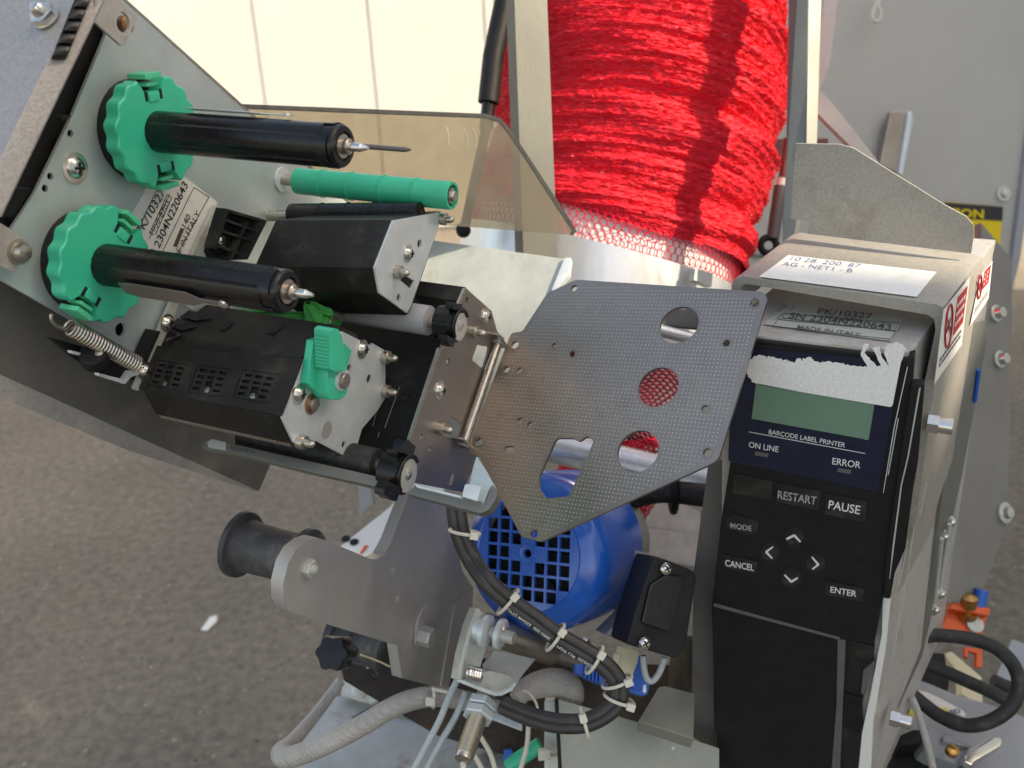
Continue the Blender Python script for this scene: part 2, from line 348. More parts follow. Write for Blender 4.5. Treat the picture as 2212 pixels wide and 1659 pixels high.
# ------------------------------------------------------------------ setting
def wc(p): return ROT.T @ (np.asarray(p, float) - CAM)
g = mk('ground', [(-60, -40, 0), (60, -40, 0), (60, 120, 0), (-60, 120, 0)], [[0, 1, 2, 3]], M['asphalt'], cam_space=False); tag(g, kind='structure')

wall = thing('panel_wall', 'bright white sheet-panelled wall across the yard behind the machine', 'wall', wc((0, 6.4, 0)))
YW = 6.4; xs = []
def wallx(px, py):           # world x where a picture point meets the wall
    d = ROT @ ray(px, py); return CAM[0] + d[0] * YW / d[1]
seams = [wallx(-60, 60), wallx(278, 60), wallx(549, 60), wallx(797, 60), wallx(1046, 60), wallx(1300, 60), wallx(1560, 60), wallx(1820, 60), wallx(2080, 60), wallx(2350, 60)]
seams = [seams[0] - .85 * k for k in range(5, 0, -1)] + seams + [seams[-1] + .85 * k for k in range(1, 6)]
for a, b in zip(seams[:-1], seams[1:]):
    z0, z1, g2 = .02, 4.2, .006
    V = [(a + g2, YW, z0), (b - g2, YW, z0), (b - g2, YW, z1), (a + g2, YW, z1), (a + g2, YW + .06, z0), (b - g2, YW + .06, z0), (b - g2, YW + .06, z1), (a + g2, YW + .06, z1)]
    mk('panel', V, [[0, 1, 2, 3], [4, 7, 6, 5], [0, 4, 5, 1], [1, 5, 6, 2], [2, 6, 7, 3], [3, 7, 4, 0]], M['white'], wall, bev=.005, cam_space=False)
a, b = seams[0], seams[-1]
V = [(a, YW + .03, 0), (b, YW + .03, 0), (b, YW + .03, 4.25), (a, YW + .03, 4.25), (a, YW + .2, 0), (b, YW + .2, 0), (b, YW + .2, 4.25), (a, YW + .2, 4.25)]
mk('backing', V, [[0, 1, 2, 3], [4, 7, 6, 5], [0, 4, 5, 1], [1, 5, 6, 2], [2, 6, 7, 3], [3, 7, 4, 0]], M['white'], wall, cam_space=False)

# scrap of paper on the ground
def gpt(x, y, h=0):
    d = ROT @ ray(x, y); s = (h - CAM[2]) / d[2]; return CAM + d * s
Q = [gpt(*p) for p in zmm((845, 1085), (885, 1040), (915, 1033), (912, 1050), (872, 1088))]
V = [q + np.array([0, 0, .004]) for q in Q] + [q + np.array([0, 0, .012 if i in (1, 2) else .005]) for i, q in enumerate(Q)]
n = 5
o = mk('paper_scrap', V, [list(range(n)), list(range(n, 2 * n))] + [[i, (i + 1) % n, n + (i + 1) % n, n + i] for i in range(n)], M['paper'], cam_space=False)
tag(o, 'small torn scrap of white paper lying on the asphalt', 'paper')

# ------------------------------------------------------------------ red net gathered on its tube
ZN = 1.15
AX = nz([.175, -1, .03]); E1 = nz(np.array([1, 0, 0]) - AX * AX[0]); E2 = np.cross(E1, AX)   # E2 towards / away in depth
if E2[2] > 0: E2 = -E2                      # E2 points at the camera
rows = np.array([[-170, 1375, 300], [0, 1378, 304], [60, 1380, 312], [120, 1384, 306], [180, 1378, 316], [250, 1380, 312], [310, 1362, 298], [360, 1356, 306], [420, 1334, 298], [480, 1318, 303], [540, 1305, 303], [620, 1292, 303], [700, 1280, 300]], float)
def netc(y):
    x = np.interp(y, rows[:, 0], rows[:, 1]); r = np.interp(y, rows[:, 0], rows[:, 2]); return P(x, y, ZN), r * ZN / F
net = thing('net_roll', 'bright red netting gathered in folds around the upright tube', 'net', P(1290, 660, ZN))
rng = np.random.RandomState(3)
NT, NR = 300, 520
th = np.linspace(0, 2 * math.pi, NT, endpoint=False); yy = np.linspace(-170, 600, NR)
def smooth_noise(n, k, rs):      # periodic smooth noise over the angle
    a = rs.normal(size=k) / np.arange(1, k + 1) ** .7; ph = rs.uniform(0, 6.28, k)
    return sum(a[i] * np.sin((i + 1) * th + ph[i]) for i in range(k))
S = (yy - yy[0]) / (yy[-1] - yy[0])
D_ = np.zeros((NR, NT))
for fq, am in ((4, .0070), (8, .0030), (15, .0016), (27, .0012), (47, .0010), (83, .0008), (125, .0007)):
    ph = smooth_noise(NT, 5, rng) * (1.2 + fq * .035); am2 = 1 + .6 * smooth_noise(NT, 4, rng)
    jt = np.interp(S, np.linspace(0, 1, 24), rng.uniform(0, 4, 24))
    sv = np.sin(2 * math.pi * fq * S[:, None] + ph[None, :] + jt[:, None])
    D_ += am * am2[None, :] * (.5 + .5 * sv)
D_ += rng.normal(size=(NR, NT)) * .0007
edge = np.clip((1 - S) / .12, 0, 1) ** .7
V = []
for i, y in enumerate(yy):
    c, r = netc(y)
    # lower hem runs slanted: right side hangs lower
    for k in range(NT):
        rr = r - .012 + D_[i, k] * edge[i]
        V.append(c + rr * (E1 * math.cos(th[k]) + E2 * math.sin(th[k])) + AX * (-.0) )
Fc = [[i * NT + k, i * NT + (k + 1) % NT, (i + 1) * NT + (k + 1) % NT, (i + 1) * NT + k] for i in range(NR - 1) for k in range(NT)]
def rowof(Y, t):  # tube row that shows at picture row Y on the side facing angle t
    z = ZN - .17 * math.sin(t); return CY + (Y - CY) * z / ZN
def hem(y, t):   # picture row of the dense hem for angle t (cos>0 is the right side)
    return rowof(514 + 30 * math.cos(t) - 32 * math.sin(t) + 5 * math.sin(5 * t + 1), t)
keep = []
for f in Fc:
    i, k = divmod(f[0], NT)
    if yy[i] < hem(0, th[k]): keep.append(f)
mk('gathered_net', V, keep, M['net'], net, ang=60)
# loose fibres lying along the folds
Vf = []; Ff = []; Vw = []; Fw = []
for s in range(7000):
    t0 = rng.uniform(-.15, math.pi + .15); y0 = rng.uniform(-60, 560); ln = rng.uniform(.012, .075)
    if y0 > hem(0, t0) - 4: continue
    n = 4; pts = []
    ti = np.linspace(t0, t0 + ln, n); wob = rng.normal(size=n) * .7; ysl = rng.normal() * 1.5
    for q in range(n):
        y = y0 + wob[q] + ysl * q / n; c, r = netc(y)
        i = min(NR - 1, max(0, int((y - yy[0]) / (yy[-1] - yy[0]) * (NR - 1)))); k = int((ti[q] % (2 * math.pi)) / (2 * math.pi) * NT) % NT
        rr = r - .012 + D_[i, k] * edge[i] + .0006 + abs(rng.normal()) * .0006
        pts.append(c + rr * (E1 * math.cos(ti[q]) + E2 * math.sin(ti[q])))
    v, f = tube_mesh(pts, .00026 + .00022 * rng.rand(), 3)
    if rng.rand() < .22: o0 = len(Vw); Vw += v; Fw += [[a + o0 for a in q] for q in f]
    else: o0 = len(Vf); Vf += v; Ff += [[a + o0 for a in q] for q in f]
tag(mk('fibres', Vf, Ff, M['net'], net, flat=True), kind='stuff')
M['netpale'] = mat('pale_glinting_yarn', (.86, .10, .13), .3, 0, .1, 60, spec=.8)  # paler red puts the tiny sparkles of the net into the colour
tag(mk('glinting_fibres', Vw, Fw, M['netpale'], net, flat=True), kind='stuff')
# the open mesh below the hem
Vf = []; Ff = []
NC = 150; dy = 7.5
def npt(t, y):
    c, r = netc(y); return c + (r - .006) * (E1 * math.cos(t) + E2 * math.sin(t))
for row in range(9):
    line = []
    for k in range(NC + 1):
        t = -.3 + (math.pi + .6) * k / NC
        yb = hem(0, t) - 22 + row * dy * (1 + .08 * row)
        z_ = (1 if (k + row) % 2 else -1) * dy * .33
        line.append((t, yb + z_))
    pts = [npt(t, y) for t, y in line]
    v, f = tube_mesh(pts, .00070 * (1 + .9 * max(0, 1 - row / 4)), 4); o0 = len(Vf); Vf += v; Ff += [[a + o0 for a in q] for q in f]
    for k in range(NC + 1):
        if (k + row) % 2:
            t, y = line[k]
            yb2 = hem(0, t) - 22 + (row + 1) * dy * (1 + .08 * (row + 1)) - dy * .33
            v, f = tube_mesh([npt(t, y), npt(t, yb2)], .0008, 4); o0 = len(Vf); Vf += v; Ff += [[a + o0 for a in q] for q in f]
tag(mk('open_mesh', Vf, Ff, M['netline'], net), kind='stuff')
# tube that carries the net, and the aluminium band around its foot
def cyl(name, y0, y1, off, mat_, parent, seg=96, n=12, label=None):
    V = []; ys = np.linspace(y0, y1, n)
    for y in ys:
        c, r = netc(y)
        for k in range(seg):
            a = 2 * math.pi * k / seg; V.append(c + (r + off) * (E1 * math.cos(a) + E2 * math.sin(a)))
    for y in ys[::-1]:
        c, r = netc(y)
        for k in range(seg):
            a = 2 * math.pi * k / seg; V.append(c + (r + off - .003) * (E1 * math.cos(a) + E2 * math.sin(a)))
    m_ = 2 * n
    Fc = [[i * seg + k, i * seg + (k + 1) % seg, ((i + 1) % m_) * seg + (k + 1) % seg, ((i + 1) % m_) * seg + k] for i in range(m_) for k in range(seg)]
    return mk(name, V, Fc, mat_, parent, ang=40, label=label)
M['tubew'] = mat('white_plastic_tube', (.86, .85, .85), .4, 0, .05, 8)
tb = thing('net_tube', 'white tube with aluminium band at its foot under the red net', 'tube', P(1290, 720, ZN))
cyl('tube_wall', -170, 690, -.012, M['tubew'], tb)
M['alu'] = mat('aluminium_band', (.70, .71, .73), .38, .65, .08, 5, .05, 200, stretch=(14, 14, 1))
def bandrow(y0): pass
V = []; seg = 96
for (dy0, off) in ((0, .0), (150, .0), (150, -.004), (0, -.004)):
    for k in range(seg):
        a = 2 * math.pi * k / seg
        yb = rowof(562 + 28 * math.cos(a) - 18 * math.sin(a) + dy0, a); c, r = netc(yb)
        V.append(c + (r + .004 + off) * (E1 * math.cos(a) + E2 * math.sin(a)))
Fc = [[i * seg + k, i * seg + (k + 1) % seg, ((i + 1) % 4) * seg + (k + 1) % seg, ((i + 1) % 4) * seg + k] for i in range(4) for k in range(seg)]
mk('band', V, Fc, M['alu'], tb, ang=40)
fb = Fr(P(1540, 605, .985), [1, .18, -.35], [.35, 0, -1])
slab('clip', fb, zl((1520, 1515), (1620, 1545), (1612, 1625), (1510, 1585)), .012, M['galvdirty'], tb, bev=.001)

# hanging tail of net under the tube (seen through the holes and below the plate)
tail = thing('net_tail', 'loose red open netting with shade-darkened upper layer hanging below the steel plate', 'net', P(1340, 1180, 1.12))
def hexsheet(name, corners, nu, nv, rad, mat_, parent, z0, wob, rs):
    # corners: TL, TR, BR, BL picture points with depth
    c = [P(*q) for q in corners]; Vf = []; Ff = []
    def pt(u, v):
        p = (1 - v) * ((1 - u) * c[0] + u * c[1]) + v * ((1 - u) * c[3] + u * c[2])
        return p + np.array([math.sin(v * 9 + u * 4), math.cos(u * 11 + v * 3), math.sin(u * 7 - v * 5)]) * wob
    for r in range(nv + 1):
        line = [(k / nu, (r + (.30 if (k + r) % 2 else -.30)) / nv) for k in range(nu + 1)]
        v, f = tube_mesh([pt(*q) for q in line], rad, 4); o0 = len(Vf); Vf += v; Ff += [[a + o0 for a in q] for q in f]
        for k in range(nu + 1):
            if (k + r) % 2 and r < nv:
                v, f = tube_mesh([pt(*line[k]), pt(k / nu, (r + 1 - .30) / nv)], rad, 4); o0 = len(Vf); Vf += v; Ff += [[a + o0 for a in q] for q in f]
    o = mk(name, Vf, Ff, mat_, parent); tag(o, kind='stuff'); return o
M['netshade'] = mat('shaded_net_thread', (.13, .006, .022), .5, 0, .2, 60)  # thread colour darkened to stand in for shade behind the plate
hexsheet('net_layer', [(1190, 745, 1.02), (1520, 760, 1.04), (1470, 960, 1.0), (1200, 940, 1.0)], 44, 26, .0019, M['netshade'], tail, 0, .004, rng)
hexsheet('net_layer', [(1195, 930, 1.0), (1455, 960, 1.0), (1375, 1180, .98), (1240, 1110, .98)], 40, 30, .0012, M['netline'], tail, 0, .003, rng)
hexsheet('net_layer', [(1195, 930, 1.02), (1425, 960, 1.02), (1372, 1180, 1.0), (1230, 1120, 1.0)], 34, 26, .0013, M['netline'], tail, 0, .004, rng)

M['post'] = mat('shaded_flat_bar', (.085, .087, .078), .5, .3, .16, 14, .1, 300, stretch=(1, 1, .2))  # colour lowered so the sunlit bar looks shade-grey
# ------------------------------------------------------------------ uprights and struts round the net
def bar(name, label, cat, pts_face, z, th, mat_, extra=None, group=None):
    fr = Fr(P(*pts_face[0], z), [1, .05, 0], [.38, 0, -1])
    o = slab(name, fr, pts_face, th, mat_, None, bev=.001); tag(o, label, cat, group); return o
bar('flat_upright', 'flat grey steel upright bar standing before the red net', 'bar', [(1094, -420), (1166, -420), (1180, -60), (1206, 580), (1131, 580), (1108, -60)], .93, .022, M['post'])
fr = Fr(P(1750, 200, .93), [1, .1, -.3], [-.15, 0, -1])
tr_ = thing('square_upright', 'bright square steel upright rising behind the hood fin', 'bar', P(1720, 580, .93))
f1 = Fr(P(1755, 100, .93), [1, 0, -.2], [.45, -.05, -1])
slab('front_face', f1, [(1754, -420), (1789, -420), (1777, -60), (1765, 330), (1742, 330), (1748, -60)], .03, M['strip'], tr_, bev=.001)
f1 = Fr(P(1730, 100, .93), [1, 0, .6], [-.5, -.05, -1])
slab('side_face', f1, [(1734, -420), (1753, -420), (1747, -60), (1741, 330), (1715, 520), (1690, 580), (1690, 480), (1725, -60)], .02, M['strip'], tr_, bev=.001)
# gas strut left of the upright
gs = thing('gas_strut', 'black gas strut leaning left of the flat upright', 'strut', P(1000, 505, 1.02))
z0 = 1.02
tube('cylinder', [P(1172, -380, z0), P(1100, -40, z0), P(1066, 120, z0), P(1055, 222, z0)], .0115, M['black'], gs, 12, smooth=False)
tube('collar', [P(1056, 218, z0), P(1050, 280, z0)], .0075, M['gloss'], gs, 12, smooth=False)
tube('rod', [P(1050, 278, z0), P(1003, 495, z0)], .0055, M['black'], gs, 10, smooth=False)
lathe('ball_end', P(1001, 497, z0), np.array([0, 0, -1.]), [(-.006, .004), (-.004, .008), (.004, .008), (.006, .004)], M['black'], gs, 14)
# right strut and maroon bar
gs = thing('damper_rod', 'thin dark damper rod with ring end right of the net', 'strut', P(1662, 540, 1.2))
tube('cylinder', [P(1702, 300, 1.2), P(1690, 400, 1.2)], .006, M['maroon'], gs, 10, smooth=False)
tube('cap', [P(1690, 386, 1.2), P(1687, 402, 1.2)], .007, M['white'], gs, 10, smooth=False)
tube('rod', [P(1686, 402, 1.2), P(1669, 515, 1.2)], .0085, M['greyd'], gs, 10, smooth=False)
tube('ring', [P(1660 + 17 * math.cos(a), 530 + 17 * math.sin(a), 1.2) for a in np.linspace(0, 6.283, 14, endpoint=False)], .0045, M['black'], gs, 8, 3, closed=True)
fr = Fr(P(1680, 340, 1.45), [1, 0, 0], [0, 0, -1])
tag(slab('maroon_rail', fr, [(1628, 300), (1790, 298), (1790, 316), (1700, 345), (1628, 352)], .03, M['maroon'], None, bev=.002), 'short maroon painted rail between net and square upright', 'rail')
tag(slab('diagonal_brace', Fr(P(1800, 300, 1.2), [1, 0, 0], [-.1, 0, -1]), zk((735, 0), (680, 420), (620, 560), (700, 640), (990, 1010), (940, 1040), (600, 700), (570, 560), (650, 0)), .012, M['frost'], None, bev=.001), 'pale greenish brace bent beside the square upright', 'brace')

# ------------------------------------------------------------------ grey cabinet at the right rear
cab = thing('machine_cabinet', 'pale grey machine cabinet door behind the hood at right', 'cabinet', P(1950, 620, 1.75))
fc = Fr(P(1950, 250, 1.75), nz([1, .03, .12]), nz([.12, .02, -1]))
slab('door', fc, [(1590, -80), (2290, -110), (2262, 120), (2185, 560), (2170, 640), (1615, 640)], .04, M['grey'], cab, bev=.004)
slab('door_edge', fc.at(.012), [(2272, -110), (2300, -110), (2205, 560), (2185, 640), (2168, 640), (2187, 560)], .05, M['greym'], cab, bev=.004)
slab('seam', fc.at(.006), [(1620, 548), (1712, 552), (1712, 558), (1620, 554)], .004, M['greyd'], cab)
f2 = fc.at(.02)
slab('label_yellow', f2, zk((1400, 1255), (1760, 1285), (1730, 1659), (1560, 1659), (1560, 1480)), .002, M['yellow'], cab, label='yellow caution sticker')
slab('label_black_band', f2.at(.001), zk((1395, 1258), (1762, 1286), (1757, 1375), (1395, 1352)), .001, M['print'], cab)
def wbox(name, x0, x1, y0, y1, z0, z1, mat_, parent, bev=.004):
    V = [(x, y, z) for x in (x0, x1) for y in (y0, y1) for z in (z0, z1)]
    return mk(name, V, [[0, 1, 3, 2], [4, 6, 7, 5], [0, 4, 5, 1], [2, 3, 7, 6], [0, 2, 6, 4], [1, 5, 7, 3]], mat_, parent, bev, cam_space=False)
wbox('cabinet_body', .36, .90, 1.95, 2.5, .35, 2.3, M['grey'], cab)
yw = thing('sun_blocker', 'added sun blocker with a gap, unseen right of the view', 'sun blocker', wc((3.0, 0, 0)))  # added unseen blocks: keep sun off the foreground, their gap lights the net
for y0_, y1_, h_ in ((-6.0, -.338, 5.2), (-.334, .016, 3.33), (.02, .346, 3.42), (.35, 4.2, 5.2)): wbox('blocker_length', 3.0, 3.3, y0_, y1_, 0, h_, M['white'], yw)
text('lettering', f2, 'CAUTION', zk((1215, 1338))[0], zk((1640, 1358))[0], M['yellow'], cab, h=19, w=.003, bold=.03)
lathe('bolt', fc.px(*zk((1755, 1208))[0]), fc.n, [(0, .014), (.006, .014), (.006, .008), (.011, .006), (.012, .0)], M['chrome'], cab, 16)
fs = fc.at(.03)
slab('door_stay', fs, zk((1062, 690), (1195, 690), (1205, 720), (1130, 1090), (995, 1020)), .015, M['steel'], cab, bev=.003)
slab('door_stay', fs.at(.006), zk((1172, 690), (1195, 690), (1205, 740), (1140, 1090), (1112, 1080)), .015, M['galvlight'], cab, bev=.003)
tube('wire_hook', [fs.px(*p, .02) for p in zk((985, -20), (972, 10), (985, 40), (1002, 90), (985, 130), (958, 130), (948, 95), (965, 40), (985, 10), (980, -20))], .0035, M['tie'], cab, 8, 6)
# ------------------------------------------------------------------ printer mechanism (left)
A = nz([5080, 880, -2045]); U = nz([1850, -5900, 2045]); U = nz(U - A * (A @ U)); VV = np.cross(A, U)
if VV[2] < 0: VV = -VV                       # A: out of the mounting plate (spindle axis), U: up along it, VV: away from the viewer
p0 = P(345, 285, .59) - .02 * A
FP = Fr(p0, -U if False else VV, A)          # mounting plate plane
def FA(a): return FP.at(a)
def pan(fr, x, y, r, parent, m='chrome', washer=True, h=.0032):       # pan-head cross screw with washer
    c = fr.px(x, y)
    pr = ([(0, r * 1.5), (.0008, r * 1.5), (.0009, r)] if washer else [(0, r)]) + [(.0009 + h * .35, r), (.0009 + h * .8, r * .72), (.0009 + h, r * .35), (.001 + h, 0.0001)]
    s = lathe('screw', c, fr.n, pr, M[m], parent, 18)
    x_ = nz(fr.x * .8 + fr.y * .6); y_ = np.cross(fr.n, x_)
    for d, e in ((x_, y_), (y_, x_)):
        box('cross_slot_shade', c + fr.n * (.0009 + h * .55) - d * r * .55 - e * r * .13, d * r * 1.1, e * r * .26, fr.n * h * .55, M['dark'], s)  # dark bars in place of the shade inside the cross recess
    return s
def stud(fr, x, y, r, parent, h=.006):
    c = fr.px(x, y)
    return lathe('stud', c, fr.n, [(0, r * 1.05), (h * .55, r * 1.05), (h * .6, r * .95), (h * .62, r * .62), (h * 1.05, r * .6), (h * 1.3, r * .45), (h * 1.42, r * .2), (h * 1.45, .0001)], M['pin'], parent, 18)
def hexbolt(fr, x, y, r, parent, h=.005, m='steel', washer=1.5, name='bolt', shank=0, c=None):
    c = fr.px(x, y) if c is None else c
    s = lathe(name, c, fr.n, [(0, r * .99), (h * .85, r), (h, r * .86), (h + .0001, .0001)], M[m], parent, 6, ang=20, phase=.3)
    if washer: lathe('washer', c, fr.n, [(-.0002, r * washer), (.001, r * washer), (.0011, r * .5)], M[m], s, 24)
    if shank: lathe('shank', c, fr.n, [(h * .5, r * .5), (h + shank, r * .5), (h + shank + .0008, r * .3), (h + shank + .001, .0001)], M[m], s, 14)
    return s

mech = thing('label_printer_mechanism', 'open label printer mechanism on galvanised plate with two green-flanged black spindles', 'printer', FP.px(300, 780))
hol = [circ(FP, *za((583, 1107))[0], .0022, 12), circ(FP, *za((417, 1463))[0], .0022, 12), circ(FP, *za((373, 1563))[0], .0022, 12), circ(FP, *zb((1000, 1185))[0], .0045, 16)]
plate = slab('mounting_plate', FP, [(190, -72), (763, 445), (900, 570), (700, 760), (310, 780), (0, 604), (-40, 584), (26, 492), (75, 417), (156, 250), (229, 75), (262, 0), (275, -60)][:-2] + [(250, -20)], .0022, M['galv'], mech, holes=hol)
slab('edge_bead', FP.at(.0004), [(188, -72), (196, -72), (768, 446), (763, 449)], .004, M['pin'], plate, bev=.0005)
slab('backing', FP.at(-.012), [(150, -40), (380, 180), (420, 620), (320, 770), (40, 590), (60, 420)], .002, M['dark'], plate)  # dark sheet added so the plate holes look shaded inside
pan(FP, *za((620, 1392))[0], .0062, plate)
# case wall at far left: chamfered silver sheet with lip
L0, L1 = [FA(.028).px(*p) for p in za((770 + 140, 170 - 294), (70 - 70, 1640 + 147))]
dirL = L1 - L0
FC = Fr(L0, dirL, nz(A - .8 * VV) if (A - VV) @ np.array([0, 0, 1]) < 0 else nz(VV - A))
c0, c1 = [FC.px(*p) for p in za((640 + 150, -310), (-150, 1630))]
case = mk('case_wall', [L0, L1, c1, c0, c1 - A * .32, c0 - A * .32, L0 - A * .028, L1 - A * .028, L0 + VV * .0016, L1 + VV * .0016, L0 - A * .028 + VV * .0016, L1 - A * .028 + VV * .0016],
          [[0, 1, 2, 3], [3, 2, 4, 5], [0, 8, 9, 1], [8, 10, 11, 9]], M['silver'], mech, bev=.0009)
FW = Fr(c0, A, -VV)
lathe('acorn_nut', FW.px(*za((385, 150))[0]), FW.n, [(0, .0075), (.0006, .0075), (.0007, .0062), (.0045, .0062), (.005, .0046), (.008, .0042), (.0098, .0028), (.0103, .0001)], M['chrome'], case, 20)
lathe('nut', FW.px(*za((385, 150))[0]), FW.n, [(.0003, .0072), (.0045, .0072), (.0048, .006), (.0049, .001)], M['chrome'], case, 6, ang=15)
for i in range(5):                           # ribbed black hinge strip on the chamfer
    t0, t1 = i / 5 + .012, (i + 1) / 5 - .012
    e = lambda t: za((650 - 225 * t, -40 + 505 * t), (770 - 210 * t, -40 + 510 * t))
    a_, b_2 = e(t0); d_, c_ = e(t1)
    slab('hinge_rib', FC.at(.006), [a_, b_2, c_, d_], .008, M['gloss'], case, bev=.0022)
slab('hinge_base', FC.at(.003), za((640, -60), (765, -60), (570, 440), (440, 440)), .004, M['black'], case)
slab('corner_tab', FA(.0275), za((800, -60), (960, -22), (1142, 155), (1030, 380), (1000, 374), (772, 170)), .002, M['silverw'], case, holes=[circ(FA(.0275), *za((1015, 188))[0], .0058, 18)])
lathe('tab_rivet', FA(.014).px(*za((1020, 200))[0]), A, [(0, .005), (.004, .005), (.005, .003), (.0052, .0001)], M['copper'], case, 14)
tb2 = slab('corner_tab', FA(.010), zb((-60, 270), (0, 302), (240, 440), (130, 706), (-60, 640)), .002, M['silverw'], case)
lathe('screw', FA(.010).px(*zb((150, 540))[0]), A, [(0, .0072), (.0012, .0072), (.0014, .0056), (.004, .0056), (.006, .0042), (.0066, .002), (.0067, .0001)], M['pin'], tb2, 20)
for poly in (((170, 1560), (270, 1560), (60 + 60, 1800), (20, 1800)), ((520, 950), (600, 960), (550, 1010), (505, 990))):
    slab('inner_clip', FA(.006), za(*poly), .006, M['black'], case, bev=.0008)
slab('case_gap_shade', FA(-.006), [(205, 30), (240, 62), (168, 262), (88, 432), (32, 502), (8, 450), (100, 258)], .002, M['black'], case)  # black sheets added here and below as the shade of the case gap
slab('case_gap_shade', FA(-.007), [(-60, 600), (-60, 470), (30, 425), (42, 500), (10, 570)], .002, M['black'], case)
# lower cover panel
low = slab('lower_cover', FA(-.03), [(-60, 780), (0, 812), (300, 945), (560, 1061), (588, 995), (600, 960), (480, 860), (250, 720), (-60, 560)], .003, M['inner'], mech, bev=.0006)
FL = FA(-.03)
e0, e1, e2 = FL.px(-60, 780), FL.px(300, 945), FL.px(560, 1062)
d0 = [FA(-.03).px(-60, 838), FA(-.03).px(300, 985), FA(-.03).px(556, 1064)]
mk('cover_lip', [e0, e1, e2, d0[2] - VV * .002, d0[1] - VV * .012, d0[0] - VV * .016], [[0, 1, 4, 5], [1, 2, 3, 4]], M['silverw'], low)
# serial-number sticker
FS = FA(.0006)
stk = slab('serial_sticker', FS, zb((1215, 10), (1300, -150), (1490, -110), (1580, -45), (1805, 130), (1560, 680), (930, 560)), .0005, M['paper'], plate, label='white serial number sticker')
for s, a_, b_3, h_ in (('PK/10327', (1170, 410), (1375, 52), 14), ('1950-8703', (1272, 405), (1412, 138), 8.5), ('SN 2304N220643', (1255, 660), (1562, -10), 14), ('140', (1543, 345), (1585, 250), 8.5), ('MADE IN ITALY', (1415, 720), (1662, 225), 9.5)):
    text('lettering', FS, s, zb(a_)[0], zb(b_3)[0], M['print'], stk, bold=.012 if h_ > 10 else 0)
def pline(fr, a, b, wpx, m, parent, w=.0003, name='rule', th=.0002):
    d = np.array(b) - np.array(a); nn = np.array([-d[1], d[0]]) / np.linalg.norm(d) * wpx / 2
    return slab(name, fr, [tuple(np.array(a) - nn), tuple(np.array(b) - nn), tuple(np.array(b) + nn), tuple(np.array(a) + nn)], th, m, parent, w=w)
for a_, b_3 in (((1160, 330), (1330, -40)), ((1240, 430), (1410, 60)), ((1240, 390), (1390, 65)), ((1390, 65), (1425, 95)), ((1425, 95), (1290, 400)), ((1300, 640), (1610, 5)), ((1440, 620), (1735, 85)), ((1610, 5), (1735, 85)), ((1590, 640), (1770, 250))):
    pline(FS, zb(a_)[0], zb(b_3)[0], 1.2, M['print'], stk)
slab('smudge', FS.at(.0003), zb((1500, 340), (1530, 350), (1470, 500), (1435, 495)), .0001, M['printfade'], stk)
# zinc strip along the heads
FSt = FA(.006)
strip = slab('retaining_strip', FSt, [(464, 446), (474, 444), (480, 450), (391, 650), (315, 826), (301, 845), (289, 841), (307, 800), (371, 650)], .003, M['galvdirty'], mech, bev=.0005, rnd=.002)
for p in ((360, 697), (312, 801), (469, 521)): pan(FSt, *p, .0042, strip, washer=True)
slot = slab('slotted_guide', FA(.012), q6((690, 1068), (752, 1080), (560, 1515), (492, 1500)), .010, M['black'], mech, bev=.0006)
for t in (.1, .34, .58, .82):
    a_ = np.array((703, 1090)) + (np.array((545, 1480)) - np.array((703, 1090))) * t; b_3 = a_ + (np.array((545, 1480)) - np.array((703, 1090))) * .15
    slab('slot', FA(.0122), q6(tuple(a_), tuple(a_ + (22, 8)), tuple(b_3 + (22, 8)), tuple(b_3)), .0004, M['dark'], slot)  # flat patch, slot shade painted near-black

